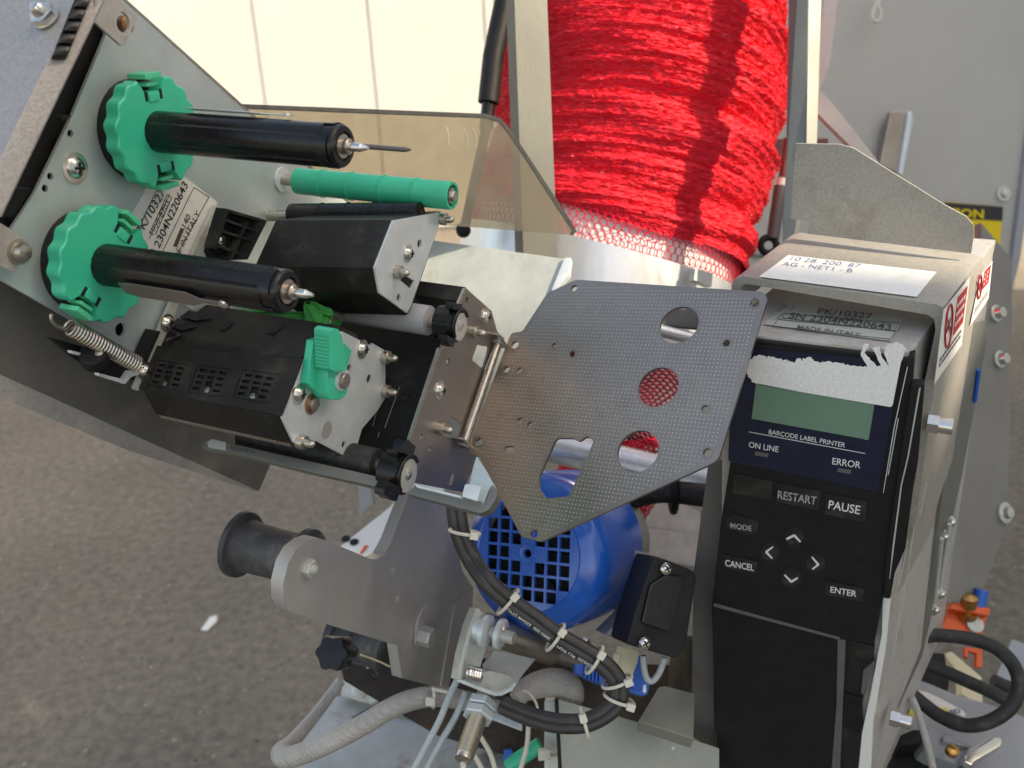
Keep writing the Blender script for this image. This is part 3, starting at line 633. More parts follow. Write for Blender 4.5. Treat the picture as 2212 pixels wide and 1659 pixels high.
# ---- ribbon spindles
def flange(center, rot, parent):
    R = .0345; pts = []
    fl = Fr(center, U, A)
    for k in range(200):
        t = 2 * math.pi * k / 200
        r = R * (1 + .028 * math.cos(17 * (t + rot)))
        for c in (0, math.pi):                     # clip notches, top and bottom
            d = abs((t - c - rot + math.pi) % (2 * math.pi) - math.pi)
            if d < .34: r = min(r, R * (.66 if d < .26 else .66 + .34 * (d - .26) / .08))
        pts.append((r * math.cos(t), r * math.sin(t)))
    hole = [(.0125 * math.cos(t), .0125 * math.sin(t)) for t in np.linspace(0, 2 * math.pi, 28, endpoint=False)]
    N_ = len(pts); Vv = []; Fc = []
    prof = [(-.0098, 1.0), (-.0009, 1.0), (0, .972)]        # rounded front rim
    for w, s in prof: Vv += [fl.pt(x * s, y * s, w) for x, y in pts]
    for j in range(2): Fc += [[j * N_ + i, j * N_ + (i + 1) % N_, (j + 1) * N_ + (i + 1) % N_, (j + 1) * N_ + i] for i in range(N_)]
    o_h = len(Vv); Vv += [fl.pt(x, y, 0) for x, y in hole] + [fl.pt(x, y, -.0098) for x, y in hole]; H = len(hole)
    for lay, base, hb in ((2 * N_, 0, o_h), (0, 0, o_h + H)):
        tri = tessellate_polygon([[Vector((x * .972 if lay else x, y * .972 if lay else y, 0)) for x, y in pts], [Vector((x, y, 0)) for x, y in hole]])
        for t in tri: Fc.append([(lay + i if i < N_ else hb + i - N_) for i in t])
    Fc += [[o_h + i, o_h + (i + 1) % H, o_h + H + (i + 1) % H, o_h + H + i] for i in range(H)]
    f = mk('flange', Vv, Fc, M['green'], parent, ang=40)
    for c in (0, math.pi):                         # spring clips in the notches
        ct, st = math.cos(c + rot), math.sin(c + rot); er = fl.x * ct + fl.y * st; et = -fl.x * st + fl.y * ct
        o = center + er * R * .93 - et * .0068 - A * .012
        box('clip', o, et * .0136, er * .0032, A * .0145, M['greenclip'], f, bev=.0006)
        box('clip_rib', center + er * R * .80 - et * .005 - A * .010, et * .010, er * .0022, A * .0105, M['greenclip'], f, bev=.0004)
        box('clip_tongue', center + er * R * .52 - et * .0048 - A * .008, et * .0096, er * R * .20, A * .0092, M['green'], f, bev=.0018)
        for sgn in (-1, 1):
            box('clip_slot_shade', center + er * R * .56 + et * (sgn * .0062 - .0011), et * .0022, er * R * .17, A * .0003, M['dark'], f)  # thin dark plates painting the shade of the clip grooves
    return f
def spindle(center, rot, L_, parent, label, spring, scale=False):
    sp = lathe('ribbon_spindle', center, A, [(-.004, .0126), (.0, .0127), (L_ - .010, .0127), (L_ - .0095, .0119)], M['gloss'], parent, 72, label=label,
               rfun=lambda t: 1 - .055 * (abs(math.sin(2.5 * t + rot)) > .985) - .02 * (math.sin(5 * t + rot) > .9))
    lathe('back_disc', center - A * .0175, A, [(-.002, .031), (.0075, .031), (.0078, .026)], M['black'], sp, 40)
    flange(center, rot, sp)
    e = center + A * (L_ - .0095)
    lathe('end_cap', e, A, [(0, .0120), (.0085, .0122), (.0098, .0112), (.0098, .0084), (.0085, .008), (.0084, .0001)], M['gloss'], sp, 40)
    lathe('clip_washer', e + A * .0088, A, [(0, .0068), (.0009, .0068), (.001, .0042), (.0006, .0001)], M['pin'], sp, 24)
    lathe('collar', e + A * .0092, A, [(0, .0046), (.0042, .0046), (.005, .0038), (.0051, .0001)], M['pin'], sp, 20)
    lathe('shaft_tip', e + A * .0135, A, [(0, .0025), (.008, .0025), (.0085, .0021), (.0125, .0009), (.0126, .0001)], M['chrome'], sp, 16)
    for k in range(3):                              # collar claws at the free end
        a0 = rot + k * 2.094; pts = []
        for q in range(9):
            t = a0 + q / 8 * 1.35
            ax, bx, by = basis(A); pts.append((bx * math.cos(t) + by * math.sin(t)))
        Vv = []
        for p in pts: Vv += [center + A * (L_ - .0108) + p * .0131, center + A * (L_ - .0035) + p * .0131, center + A * (L_ - .0035) + p * .0122, center + A * (L_ - .0108) + p * .0122]
        Fc = [[4 * i + j, 4 * i + (j + 1) % 4, 4 * i + 4 + (j + 1) % 4, 4 * i + 4 + j] for i in range(8) for j in range(4)] + [[0, 1, 2, 3], [32, 33, 34, 35]]
        mk('claw', Vv, Fc, M['gloss'], sp, bev=.0003)
    # leaf spring
    ft = Fr(center + spring * .0135, A, nz(spring))
    uvs = [(.022, -.0045), (.032, -.006), (.072, -.006), (.080, -.002), (.094, -.0018), (.098, 0), (.094, .0018), (.080, .002), (.072, .006), (.032, .006), (.022, .0045)]
    slab('leaf_spring', ft, uvs, .0005, M['steelw'] if scale else M['galvlight'], sp, uv=True, w=.0018, bev=.0001)  # lower spring takes the darker steel to imitate its dark reflection
    lathe('screw', ft.pt(.0955, 0, .0012), ft.n, [(0, .0028), (.0012, .0026), (.0016, .0001)], M['chrome'], sp, 14)
    return sp
S1 = FA(.02).px(345, 285); S2 = FA(.02).px(232, 572)
T1 = bisect_along(S1, A, 742); T2 = bisect_along(S2, A, 622)
spd1 = spindle(S1, .82, T1, mech, 'upper black spindle with green flange', nz(U * .85 - VV * .5))
spd2 = spindle(S2, -.03, T2, mech, 'lower black spindle with green flange', nz(-U * .95 - VV * .2), True)
fsc = Fr(S2 + nz(-VV + U * .38) * .01295, A, nz(-VV + U * .38))
for k in range(26):
    h_ = .0026 if k % 5 == 0 else .0014
    slab('scale_mark', fsc, [(.002 + k * .0016, 0), (.0023 + k * .0016, 0), (.0023 + k * .0016, h_), (.002 + k * .0016, h_)], .0001, M['printfade'], spd2, uv=True, w=.0001)
# tear rod sticking out behind spindle 1
tube('tension_pin', [P(*zc((1180, 545))[0], .60), P(*zc((1590, 578))[0], .60), P(*zc((1640, 578))[0], .60)], [.0016, .0016, .0006], M['greyd'], mech, 10, smooth=False)

# ---- green roller on its shaft
G0 = FP.px(*zc((565, 825))[0]); gl_ = bisect_along(G0, A, zc((1985, 955))[0][0]); gs_ = bisect_along(G0, A, zc((700, 840))[0][0])
rg = .0102
gr = lathe('green_roller', G0 + A * gs_, A, [(0, rg * .9), (.0005, rg), (gl_ - gs_ - .0006, rg), (gl_ - gs_, rg * .96), (gl_ - gs_, rg * .80), (gl_ - gs_ - .006, rg * .78), (gl_ - gs_ - .006, .0001)], M['greenroll'], mech, 40)
for t in (.17, .36, .57, .775):
    lathe('roller_ring', G0 + A * (gs_ + (gl_ - gs_) * t), A, [(0, rg * 1.0), (.0003, rg * 1.07), (.0016, rg * 1.07), (.002, rg * 1.0)], M['greenroll'], gr, 40)
lathe('shaft', G0, A, [(0, .0044), (gl_ + .001, .0042), (gl_ + .0022, .0034), (gl_ + .0023, .0001)], M['pin'], gr, 20)
lathe('shaft_washer', G0, A, [(.0003, .0098), (.0018, .0094), (.002, .006)], M['galvlight'], gr, 24)
lathe('shaft_clip', G0 + A * (gl_ - .002), A, [(0, .0058), (.0015, .0058), (.0016, .003)], M['pin'], gr, 18)
# ---- black guide roller
AH = nz(A + .118 * U)
FU = FA(.135)
B1 = FA(.13).px(*zc((1715, 1118))[0])
br = lathe('guide_roller', B1, -AH, [(-.0002, .0086), (0, .0092), (.107, .0092), (.108, .008)], M['gloss'], mech, 36)
lathe('end_bore_shade', B1 + AH * .0003, AH, [(-.0005, .0074), (.0002, .0074), (.0002, .0001)], M['dark'], br, 28)  # black disc paints the shaded roller bore
lathe('end_hub', B1 + AH * .0004, AH, [(0, .003), (.0012, .003), (.0013, .0001)], M['gloss'], br, 16)
for q in range(6):
    t = q * math.pi / 3 + .3; ax, bx, by = basis(AH); d = bx * math.cos(t) + by * math.sin(t); e = np.cross(AH, d)
    box('spoke', B1 + AH * .0004 + d * .002 - e * .0006, d * .0056, e * .0012, AH * .0008, M['gloss'], br)
for t in (.018, .038, .059, .081): lathe('ring', B1 - AH * t, AH, [(0, .0092), (.0002, .0096), (.0012, .0096), (.0014, .0092)], M['gloss'], br, 36)
lathe('roller_shaft', B1 - AH * .108, -AH, [(0, .004), (.02, .004)], M['pin'], br, 14)

# ---- upper ribbon guide block
uo = [(846, 474), (952, 456), (958, 462), (889, 668), (880, 682), (815, 635), (804, 578)]
ug = slab('upper_guide_block', FU.at(-.0012), uo, 0, M['blackdust'], mech, vec=-AH * .092, bev=.0016)
FUe = FU.at(.0006)
ep = slab('end_plate', FUe, [(850, 477), (948, 459), (956, 464), (886, 666), (879, 676), (820, 633), (810, 579)], .0016, M['galvlight'], ug,
          holes=[circ(FUe, *zc((1710, 1358))[0], .0032, 16), circ(FUe, *zd((1835, 213))[0], .0028, 16), [FUe.uv(*p) for p in zd((1860, 45), (1945, 100), (1920, 158), (1845, 95))]])
for p in zc((1890, 1150), (1515, 1590)): stud(FUe, *p, .0046, ep, .0075)
pan(FUe, *zc((1610, 1437))[0], .0042, ep)
fR = FA(.040)
rb = slab('ribbed_block', fR, zc((110, 1072), (445, 1172), (285, 1490), (-10, 1500), (-40, 1420)), .004, M['dark'], ug)  # base darker than its ribs, recess shade set by colour
for a_, b_3, wd in (((100, 1160), (380, 1258), 5), ((55, 1245), (345, 1340), 5), ((20, 1368), (290, 1462), 5), ((285, 1180), (150, 1485), 4), ((110, 1078), (440, 1175), 6), ((118, 1085), (20, 1400), 5)):
    pline(fR, zc(a_)[0], zc(b_3)[0], wd, M['blackdust'], rb, .009, 'rib', .009)
    o = rb.children[-1]
for o in rb.children: pass
lathe('screw_boss', fR.px(*zc((40, 1335))[0]), A, [(0, .0085), (.004, .0085), (.0042, .006), (.003, .0001)], M['gloss'], rb, 20)
pan(fR.at(.003), *zc((38, 1335))[0], .0042, rb)
# ---- print head block (lower): cover prism along the spindle axis, zinc end plate, release lever
FH_ = FA(.117)
crv = zd((1010, 1040), (1165, 632), (1420, 406), (1560, 470), (1560, 1000), (1330, 1160), (1240, 1200), (1090, 1228))
LC = .112
# cover body is set 3 mm under the vented face, which is its own plate with real slots
head = slab('print_head_block', FH_.at(-.0012), crv, 0, M['blackdust'], mech, vec=-A * LC, bev=.0016)
cA, cB = FH_.px(*zd((1010, 1040))[0]), FH_.px(*zd((1165, 632))[0])
FVt = Fr(cA, A, nz(np.cross(A, nz(cB - cA)))); 
if FVt.n[2] > 0: FVt = Fr(cA, A, -FVt.n)
FVt = FVt.at(.0028)
def vslot(p): return [FVt.uv(*q) for q in p]
holes = []
for vi, (tl, tr2, bl, br2) in enumerate((((172, 650), (372, 682), (105, 815), (320, 848)), ((455, 682), (668, 715), (385, 865), (605, 890)), ((765, 715), (995, 750), (695, 900), (925, 935)))):
    tl, tr2, bl, br2 = [np.array(zd(q)[0]) for q in (tl, tr2, bl, br2)]
    Q = lambda u, v: tuple((1 - v) * ((1 - u) * tl + u * tr2) + v * ((1 - u) * bl + u * br2))
    for r in range(4):
        for c in range(3):
            if c == 1 and r >= 2: continue
            u0, v0 = .06 + c * .32, .10 + r * .23
            holes.append(vslot([Q(u0, v0), Q(u0 + .22, v0), Q(u0 + .22, v0 + .11), Q(u0, v0 + .11)]))
    holes.append(vslot([Q(.40, .52), Q(.62, .52), Q(.62, .95), Q(.40, .95)]))
oc = zd((1016, 1028), (1166, 640), (172 - 20, 545), (12, 838))
vf = slab('vent_face', FVt, oc, .0018, M['blackdust'], head, holes=holes)
slab('vent_shade', FVt.at(-.0024), zd((990, 960), (1040, 720), (180, 600), (60, 830)), .0004, M['dark'], head)  # black sheet put behind the slots as their shade
for tl, tr2, bl, br2 in (((165, 645), (380, 678), (98, 818), (322, 856)), ((447, 678), (676, 710), (378, 868), (608, 898)), ((757, 710), (1003, 745), (688, 903), (930, 943))):
    for a_, b_3 in ((tl, tr2), (tl, bl), (bl, br2)): pline(FVt, zd(a_)[0], zd(b_3)[0], .9, M['gloss'], vf, .0004, 'vent_rim')
for p in ((215, 815), (510, 855), (825, 900)):
    lathe('vent_screw', FVt.px(*zd(p)[0], -.0018), FVt.n, [(0, .0026), (.0008, .0024), (.0012, .0001)], M['pin'], vf, 12)
# flat dark patches paint the shade of slots and pockets on the top face
cC = FH_.px(*zd((1420, 406))[0])
FTp = Fr(cB, A, nz(np.cross(A, nz(cC - cB)))); 
if FTp.n[2] > 0: FTp = Fr(cB, A, -FTp.n)
for poly in (((595, 430), (650, 372), (695, 378), (630, 436)), ((915, 455), (985, 390), (1050, 398), (970, 462))):
    slab('top_slot_shade', FTp, zd(*poly), .0004, M['dark'], head, w=.0004)
for poly in (((330, 280), (545, 360), (430, 372), (262, 330)), ((290, 345), (445, 412), (330, 440), (240, 400)), ((270, 440), (340, 470), (215, 520))):
    slab('rib_pocket_shade', FTp, zd(*poly), .0006, M['gloss'], head, w=.0006)
tube('cover_rod', [FH_.px(*zd((1108, 1205))[0], -.003), FH_.px(*zd((1108, 1205))[0], -.003) - A * .108], .0042, M['steelw'], head, 14, smooth=False)
for t in (.012, .095): lathe('rod_ring', FH_.px(*zd((1108, 1205))[0], -.003) - A * t, A, [(0, .0047), (.0012, .0047)], M['pin'], head, 16)
ho = zd((1180, 652), (1245, 590), (1445, 448), (1645, 548), (1652, 530), (1728, 572), (1742, 600), (1742, 905), (1690, 992), (1580, 1122), (1525, 1310), (1500, 1328), (1262, 1202), (1195, 1245), (1108, 1215), (1030, 1045))
FHe = FH_.at(.0006)
he = slab('end_plate', FHe, ho, .0016, M['galvlight'], head, holes=[circ(FHe, *zd((1630, 775))[0], .0034, 16), circ(FHe, *zd((1492, 700))[0], .0026, 14), circ(FHe, *zd((1455, 1230))[0], .0028, 14)])
slab('plate_edge', FHe.at(-.0018), [tuple(np.array(p) + d) for p, d in zip(ho, [(-2.5, -1)] * 3 + [(1, -2)] * 3 + [(1, 0)] * 6 + [(-1, 2)] * 4)], .002, M['gloss'], head, bev=.0006)
for p in zd((1728, 622), (1730, 858), (1145, 1208)): stud(FHe, *p, .0046, he, .0085)
for p in zd((1580, 570), (1140, 880)): pan(FHe, *p, .0046, he)
lathe('coppered_washer', FHe.px(*zd((1228, 948))[0]), A, [(0, .0072), (.001, .0072), (.0011, .004)], M['copper'], he, 8)
lathe('pin', FHe.px(*zd((1232, 948))[0]), A, [(0, .0048), (.003, .0048), (.0036, .004), (.0037, .0001)], M['pin'], he, 20)
lathe('rivet_disc', FHe.px(*zd((1333, 1128))[0]), A, [(0, .006), (.0007, .006), (.0008, .0052), (.0008, .0001)], M['steeld'], he, 24)
# release lever
lv = slab('release_lever', FHe.at(.005), zd((1252, 510), (1300, 496), (1462, 532), (1512, 578), (1484, 670), (1440, 860), (1330, 905), (1300, 895), (1222, 800)), .005, M['green'], head, bev=.0005, label='green plastic head release lever')
slab('lever_wing', FHe.at(.0062), zd((1246, 512), (1292, 498), (1292, 800), (1300, 900), (1204, 806)), .0055, M['green'], lv, bev=.0006)
gp = slab('grip', FHe.at(.019), zd((1362, 442), (1388, 424), (1422, 432), (1444, 480), (1480, 700), (1470, 722), (1400, 732), (1368, 714)), .0125, M['green'], lv, bev=.0010)
slab('hub', FHe.at(.0145), zd((1352, 715), (1478, 722), (1493, 790), (1480, 885), (1440, 922), (1362, 924), (1345, 890), (1340, 780)), .012, M['green'], lv, bev=.0018)
FGs = Fr(FHe.at(.019).px(*zd((1362, 442))[0]), A, -VV)
g0 = FHe.at(.019).px(*zd((1364, 480))[0]); g1 = FHe.at(.019).px(*zd((1368, 700))[0])
for k in range(10):
    c = g0 + (g1 - g0) * (k / 9); ex = nz(g1 - g0)
    box('grip_rib', c - A * .0115 - VV * .0012, A * .0105, ex * .0011, VV * .0014, M['green'], gp, bev=.0002)
FPv = FHe.at(.0146)
for s, p_, q_ in (('T', (1415, 560), (1440, 566)), ('A', (1420, 640), (1450, 646))):
    pass
lathe('pivot_pin', FPv.px(*zd((1440, 785))[0]), A, [(0, .0052), (.0032, .0052), (.0038, .0046), (.0039, .0001)], M['steelw'], lv, 24)
lathe('retaining_ring', FPv.px(*zd((1437, 782))[0]), A, [(0, .0074), (.001, .0074), (.0012, .006), (.001, .005)], M['galvlight'], lv, 28)
# ---- green latch between the heads
FB0 = FA(.165).px(*n1((640, 980))[0])
FB = Fr(FB0, A, -VV)                           # face of the black bed behind the heads
FGn = FB.at(.02)
gb = slab('head_latch_bar', FGn, q4((-220, 505), (680, 545), (720, 730), (-220, 700)), .012, M['leaf'], mech, bev=.001, label='bright green latch bar')
slab('latch_edge', FGn.at(.002), q4((-220, 520), (690, 545), (690, 565), (-220, 545)), .004, M['leaf'], gb, bev=.0005)
lt = slab('latch', FGn.at(.014), q4((705, 400), (725, 372), (785, 368), (990, 470), (1065, 490), (1095, 530), (1092, 590), (1045, 625), (1030, 725), (850, 728), (722, 712), (680, 480)), .016, M['leaf'], gb, bev=.0014)
slab('latch_facet', FGn.at(.017), q4((790, 420), (860, 470), (960, 590), (925, 715), (860, 720), (740, 480)), .005, M['leaf'], gb, bev=.001)
slab('latch_rib', FGn.at(.018), q4((870, 520), (1060, 575), (1058, 605), (870, 545)), .005, M['leaf'], gb, bev=.0006)
slab('latch_notch_shade', FGn.at(.0145), q4((730, 405), (785, 415), (780, 445), (728, 435)), .002, M['dark'], gb)  # dark patch painted as the shaded notch
slab('latch_slot', FB.at(.012), q4((600, 320), (1195, 335), (1120, 480), (880, 450), (600, 420)), .008, M['leaf'], gb, bev=.001)
slab('latch_hole_shade', FB.at(.0132), q4((850, 372), (1000, 362), (1130, 440), (1050, 470), (940, 460)), .001, M['dark'], gb)  # flat dark patch, the shade of the hole as colour
tube('spring_clip', [FGn.px(*p, .01) for p in q4((1050, 720), (1080, 620), (1130, 585), (1240, 645))], .0026, M['steelw'], mech, 8)
slab('plate_window', FP.at(.001), q6((1030, 680), (1750, 735), (1690, 905), (1200, 800)), .001, M['galvlight'], mech)
bt = thing  # (toothed belt)
bl_ = slab('toothed_belt', FP.at(.008), q6((1660, 700), (1720, 710), (1590, 905), (1500, 890)), .004, M['rubber'], mech)
for k in range(5):
    a_ = np.array((1640, 735)) + k * np.array((-35, 38)); lathe('belt_tooth', FP.at(.0085).px(*q6(tuple(a_))[0]), nz(U * .2 - VV), [(-.004, .0021), (.004, .0021)], M['copper'], bl_, 8)
# ---- black bed, cross beam, media roller
FBd = FB.at(-.05)
bed = slab('black_bed', FBd, [(700, 640), (900, 690), n1((690, 780))[0], n1((640, 985))[0], n1((400, 1659))[0], zd((1890, 1215))[0], zd((1560, 1345))[0], (600, 985), (560, 940), (640, 660)], .012, M['blackdust'], mech, bev=.001)
for a_, b_3 in (((1655, 1105), (1690, 960)), ((1737, 1115), (1840, 830)), ((1690, 1180), (1700, 1140)), ((1935, 450), (1950, 430))): pline(FBd, zd(a_)[0], zd(b_3)[0], 1.0, M['whiter'], bed, .0004, 'scuff')
for poly in (((1640, 760), (1780, 775), (1770, 800), (1650, 785)), ((1745, 1280), (1800, 1160), (1910, 1180), (1900, 1250), (1850, 1240), (1760, 1330))): slab('bed_pocket_shade', FBd, zd(*poly), .0004, M['dark'], bed, w=.0004)  # pocket shade drawn as flat dark patches
lathe('bed_boss', FBd.px(*zd((1878, 898))[0]), FB.n, [(0, .004), (.0012, .0038), (.0013, .002), (.0006, .0001)], M['blackdust'], bed, 16)
slab('cross_beam', FB.at(-.012), n1((330, 40), (985, 128), (905, 340), (250, 240)), .02, M['blackdust'], mech, bev=.0012)
slab('beam_shade', FB.at(-.045), n1((250, 230), (910, 320), (870, 450), (200, 400)), .004, M['dark'], mech)  # black sheet drawn as the shadow gap at the beam
def roller(p, a0, r, L_, mat_, name, label=None):
    c = FA(a0).px(*p); o = lathe(name, c, -A, [(-.0002, r * .85), (.0004, r * .98), (.0014, r), (L_, r)], M[mat_], mech, 30, label=label)
    lathe('shaft', c, A, [(0, .0050), (.0085, .0050), (.0086, .0046), (.022, .0046)], M['pin'], o, 20); return o
roller(n1((490, 600))[0], .142, .0112, .07, 'whiter', 'media_roller')
roller(zd((1690, 1375))[0], .140, .0120, .115, 'rubber', 'platen_roller')
# ---- hinge bracket with its bearings
FK = FA(.165)
hz = lambda pts: [FK.uv(*p) for p in pts]
bk = slab('bearing_bracket', FK, [(1006, 622), (1062, 672), (1074, 716), (1090, 731), (1080, 752), (1012, 962), (1028, 986), (1019, 1020), (999, 1063), (897, 1044), (885, 950), (952, 753), (960, 751), (994, 654)], .0018, M['steelw'], mech,
          holes=[hz(n1((1140, 935), (1305, 965), (1300, 1030), (1230, 1275), (1080, 1155), (1080, 1110))), hz(n3((1080, 10), (1235, 110), (1170, 310), (1000, 275))),
                 circ(FK, *n1((1000, 315))[0], .0026, 14), circ(FK, *n1((1325, 775))[0], .0026, 14), circ(FK, *n1((740, 1170))[0], .0028, 14), circ(FK, *n3((660, 300))[0], .003, 14), circ(FK, *n3((785, 465))[0], .0024, 12), hz(n3((1090, 800), (1140, 815), (1085, 960), (1045, 950)))])
slab('bracket_lip', FK.at(.0003), [(1004, 624), (1008, 622), (996, 655), (960, 753), (953, 755), (887, 952), (884, 950), (949, 752), (956, 748), (992, 652)], .002, M['pin'], bk)
for p in (n1((1250, 540))[0], n1((615, 1560))[0]): pan(FK, *p, .0046, bk)
for p in (n1((1060, 750))[0], n3((895, 165))[0]): stud(FK, *p, .0046, bk, .0085)
for c_, arms in ((n1((880, 655))[0], [((835, 355), (945, 370), (935, 460), (830, 450)), ((740, 800), (840, 870), (815, 970), (770, 960), (725, 880))]), (n3((452, 800))[0], [((435, 340), (500, 345), (595, 420), (540, 590), (440, 520), (385, 510)), ((215, 910), (330, 950), (390, 1010), (325, 1185), (240, 1165), (150, 1090), (160, 1010))])):
    ce = FK.px(*c_, .004); big = c_[1] > 900; R = .0148 if big else .0128
    bc = lathe('bearing_cap', ce, A, [(-.016, R * .9), (-.015, R), (.0, R), (.0005, R * .94), (.0006, R * .74), (.0004, .0001)], M['gloss'], bk, 40)
    lathe('bearing_face', ce + A * .0006 + (VV * .002 - U * .0005), A, [(0, R * .80), (.0008, R * .80), (.0009, R * .76), (.0009, .0001)], M['galvdirty'], bc, 32)
    lathe('shaft_end', ce + A * .0010, A, [(0, .0042), (.0012, .0042), (.002, .003), (.0021, .0001)], M['chrome'], bc, 20)
    f_ = n3 if big else n1
    for ar in arms: slab('cap_arm', FK.at(.0065), f_(*ar), .008, M['gloss'], bc, bev=.0008)
    tube('cap_hook', [ce + A * .0016 + (nz(U) * math.cos(t) - VV * math.sin(t)) * R * .88 for t in np.linspace(-.5, 2.9, 14)], .0016, M['gloss'], bc, 8, 3)
# hinge lugs and rod
r0, r1 = FK.px(*n1((1412, 970))[0], .004), FK.px(*n3((1262, 345))[0], .004)
tube('hinge_rod', [r0 + (r0 - r1) * .06, r1 - (r0 - r1) * .06], .0036, M['pin'], bk, 16, smooth=False)
def lug(c, up, fpts, nm):
    pass
FLg = Fr(r0, A, nz(-U * .3 - VV)); 
for c in (r0 + nz(r0 - r1) * .004, r1 - nz(r0 - r1) * .004):
    box('hinge_lug', c - VV * .016 - A * .006, VV * .026, A * .012, U * .0018, M['pin'], bk, bev=.0006)
    lathe('hinge_washer', c, U, [(-.0008, .0052), (.0026, .0052)], M['steeld'], bk, 18)
# ---- casing rim below the mechanism
FRm = FB.at(.006)
rim = slab('case_rim', FRm, zd((468, 1248), (505, 1200), (545, 1190), (1780, 1470), (1760, 1540), (1180, 1410), (640, 1275), (500, 1262)), .010, M['strip'], mech, bev=.001)
slab('rim_corner', FRm.at(.004), n3((455, 1075), (580, 935), (1220, 1110), (1450, 1175), (1530, 1230), (1600, 1010), (1640, 940), (1720, 1060), (1690, 1150), (1600, 1290), (1500, 1345), (1420, 1335), (900, 1190)), .010, M['strip'], rim, bev=.0012)
slab('rim_fold', FRm.at(.008), n3((575, 945), (1220, 1105), (1215, 1135), (600, 985)), .004, M['galvlight'], rim, bev=.0004)
slab('rim_tab', FRm.at(.012), n3((1222, 1112), (1262, 950), (1300, 938), (1480, 965), (1490, 985), (1432, 1175)), .003, M['galvlight'], rim, bev=.0008)
slab('rim_side', FRm.at(.002), n3((1430, 560), (1560, 760), (1690, 1000), (1600, 1020), (1530, 1215), (1450, 1160), (1480, 975), (1330, 950), (1390, 680)), .003, M['galv'], rim)
slab('rim_scale', FRm.at(.0004), zd((510, 1215), (545, 1192), (640, 1215), (640, 1270), (520, 1250)), .0004, M['galvdirty'], rim)
for k in range(8): pline(FRm.at(.001), zd((680 + k * 22, 1235 + k * 5))[0], zd((676 + k * 22, 1262 + k * 5))[0], .8, M['print'], rim, .0002, 'scale_mark')
# ---- rear casing wall seen right of the heads
bw = slab('rear_case_wall', FB.at(-.13), [(880, 508), (943, 520), (1228, 560), (1222, 590), (1180, 640), (1120, 760), (1060, 1050), (860, 980), (860, 700)], .003, M['galvdirty'], mech, bev=.0006)
slab('wall_edge', FB.at(-.127), [(1219, 556), (1233, 556), (1228, 592), (1200, 628), (1190, 628)], .008, M['galvlight'], bw, bev=.001)
# ---- tension spring and its linkage
sa, sb = FA(.012).px(*zb((575, 1160))[0]), FA(.022).px(*zb((1140, 1475))[0])
d = nz(sb - sa); _, bx, by = basis(d); Ls = np.linalg.norm(sb - sa); pts = []
nt_ = 24
for k in range(nt_ * 12 + 1):
    a = 2 * math.pi * k / 12; pts.append(sa + d * Ls * k / (nt_ * 12) + .0048 * (bx * math.cos(a) + by * math.sin(a)))
sp = tube('tension_spring', pts, .00085, M['pin'], mech, 6, smooth=False)
tube('spring_hook', [FA(.012).px(*p) for p in zb((590, 1200), (480, 1160), (430, 1110), (425, 1055))], .001, M['pin'], sp, 6)
lk = thing  # linkage
kb = lathe('linkage_knob', FA(.012).px(*zb((790, 1450))[0]), nz(A * .4 - VV + U * .3), [(0, .008), (.008, .008), (.009, .007), (.009, .0001)], M['black'], mech, 24)
lathe('knob_screw', FA(.014).px(*zb((855, 1472))[0]), nz(A * .4 - VV + U * .3), [(.009, .0025), (.013, .0025), (.0135, .0001)], M['pin'], kb, 12)
slab('linkage_bracket', FA(.016), zb((820, 1545), (1030, 1600), (1075, 1530), (1160, 1530), (1160, 1560), (1090, 1580), (1040, 1640), (820, 1570)), .004, M['galvlight'], mech, bev=.0006)
slab('linkage_bracket', FA(.01), zb((595, 1360), (700, 1385), (690, 1410), (600, 1385)), .004, M['galvlight'], mech, bev=.0006)
slab('spring_shade', FA(.002), zb((420, 1250), (1190, 1470), (1160, 1620), (820, 1560), (600, 1400)), .004, M['black'], mech)  # flat black plate painting the shade around the spring

# ------------------------------------------------------------------ dimpled steel plate on the hinge
Wd = nz([2806, 340, -2045]); Wd = nz(Wd - U * (Wd @ U)); ND = nz(np.cross(Wd, U)); ND = ND if ND[2] < 0 else -ND
FD = Fr(r0 + (r1 - r0) * .5 + ND * .0, Wd, ND)
out = ze((355, 505), (385, 430), (445, 422), (580, 215), (735, 142), (1748, 208), (1772, 245), (1508, 1105), (1480, 1132), (545, 1560), (440, 1532), (212, 1098), (158, 1085), (160, 1030))
out_uv = fillet([FD.uv(*p) for p in out], [.003, .004, .004, .006, .008, .008, .006, .006, .008, .008, .01, .004, .003, .003])
def dh(x, y, r): return circ(FD, *ze((x, y))[0], r, 18)
def hp(rp): return rp * .3994 * 0 + rp
sc_px = lambda px: px / 1.4423 * K / F * .66
hl = [circ(FD, *ze((1292, 387))[0], .0147, 40), circ(FD, *ze((1180, 723))[0], .0151, 40), circ(FD, *ze((1070, 1070))[0], .0153, 40)]
small = [(725, 190, .0028), (1702, 268, .0031), (405, 495, .0033), (617, 500, .0022), (715, 545, .0026), (360, 628, .0028), (430, 633, .0026), (433, 905, .0026), (487, 928, .0026), (212, 1020, .0032), (1435, 840, .0025), (1447, 1078, .003), (508, 1518, .003), (1550, 485, .0026)]
hl += [dh(*s) for s in small]
hl.append(fillet([FD.uv(*p) for p in ze((345, 1045), (402, 1042), (408, 1082), (350, 1085))], .003))
hl.append(fillet([FD.uv(*p) for p in ze((630, 1000), (720, 1000), (755, 1020), (795, 985), (832, 1010), (800, 1090), (695, 1315), (575, 1325), (533, 1270), (540, 1200), (610, 1040))], .004))
dp = thing('dimpled_steel_plate', 'hinged stainless plate with rows of dimples and three round holes', 'plate', FD.px(*ze((540, 1560))[0]))
slab('sheet', FD, out_uv, .0022, M['steel'], dp, holes=hl, uv=True)
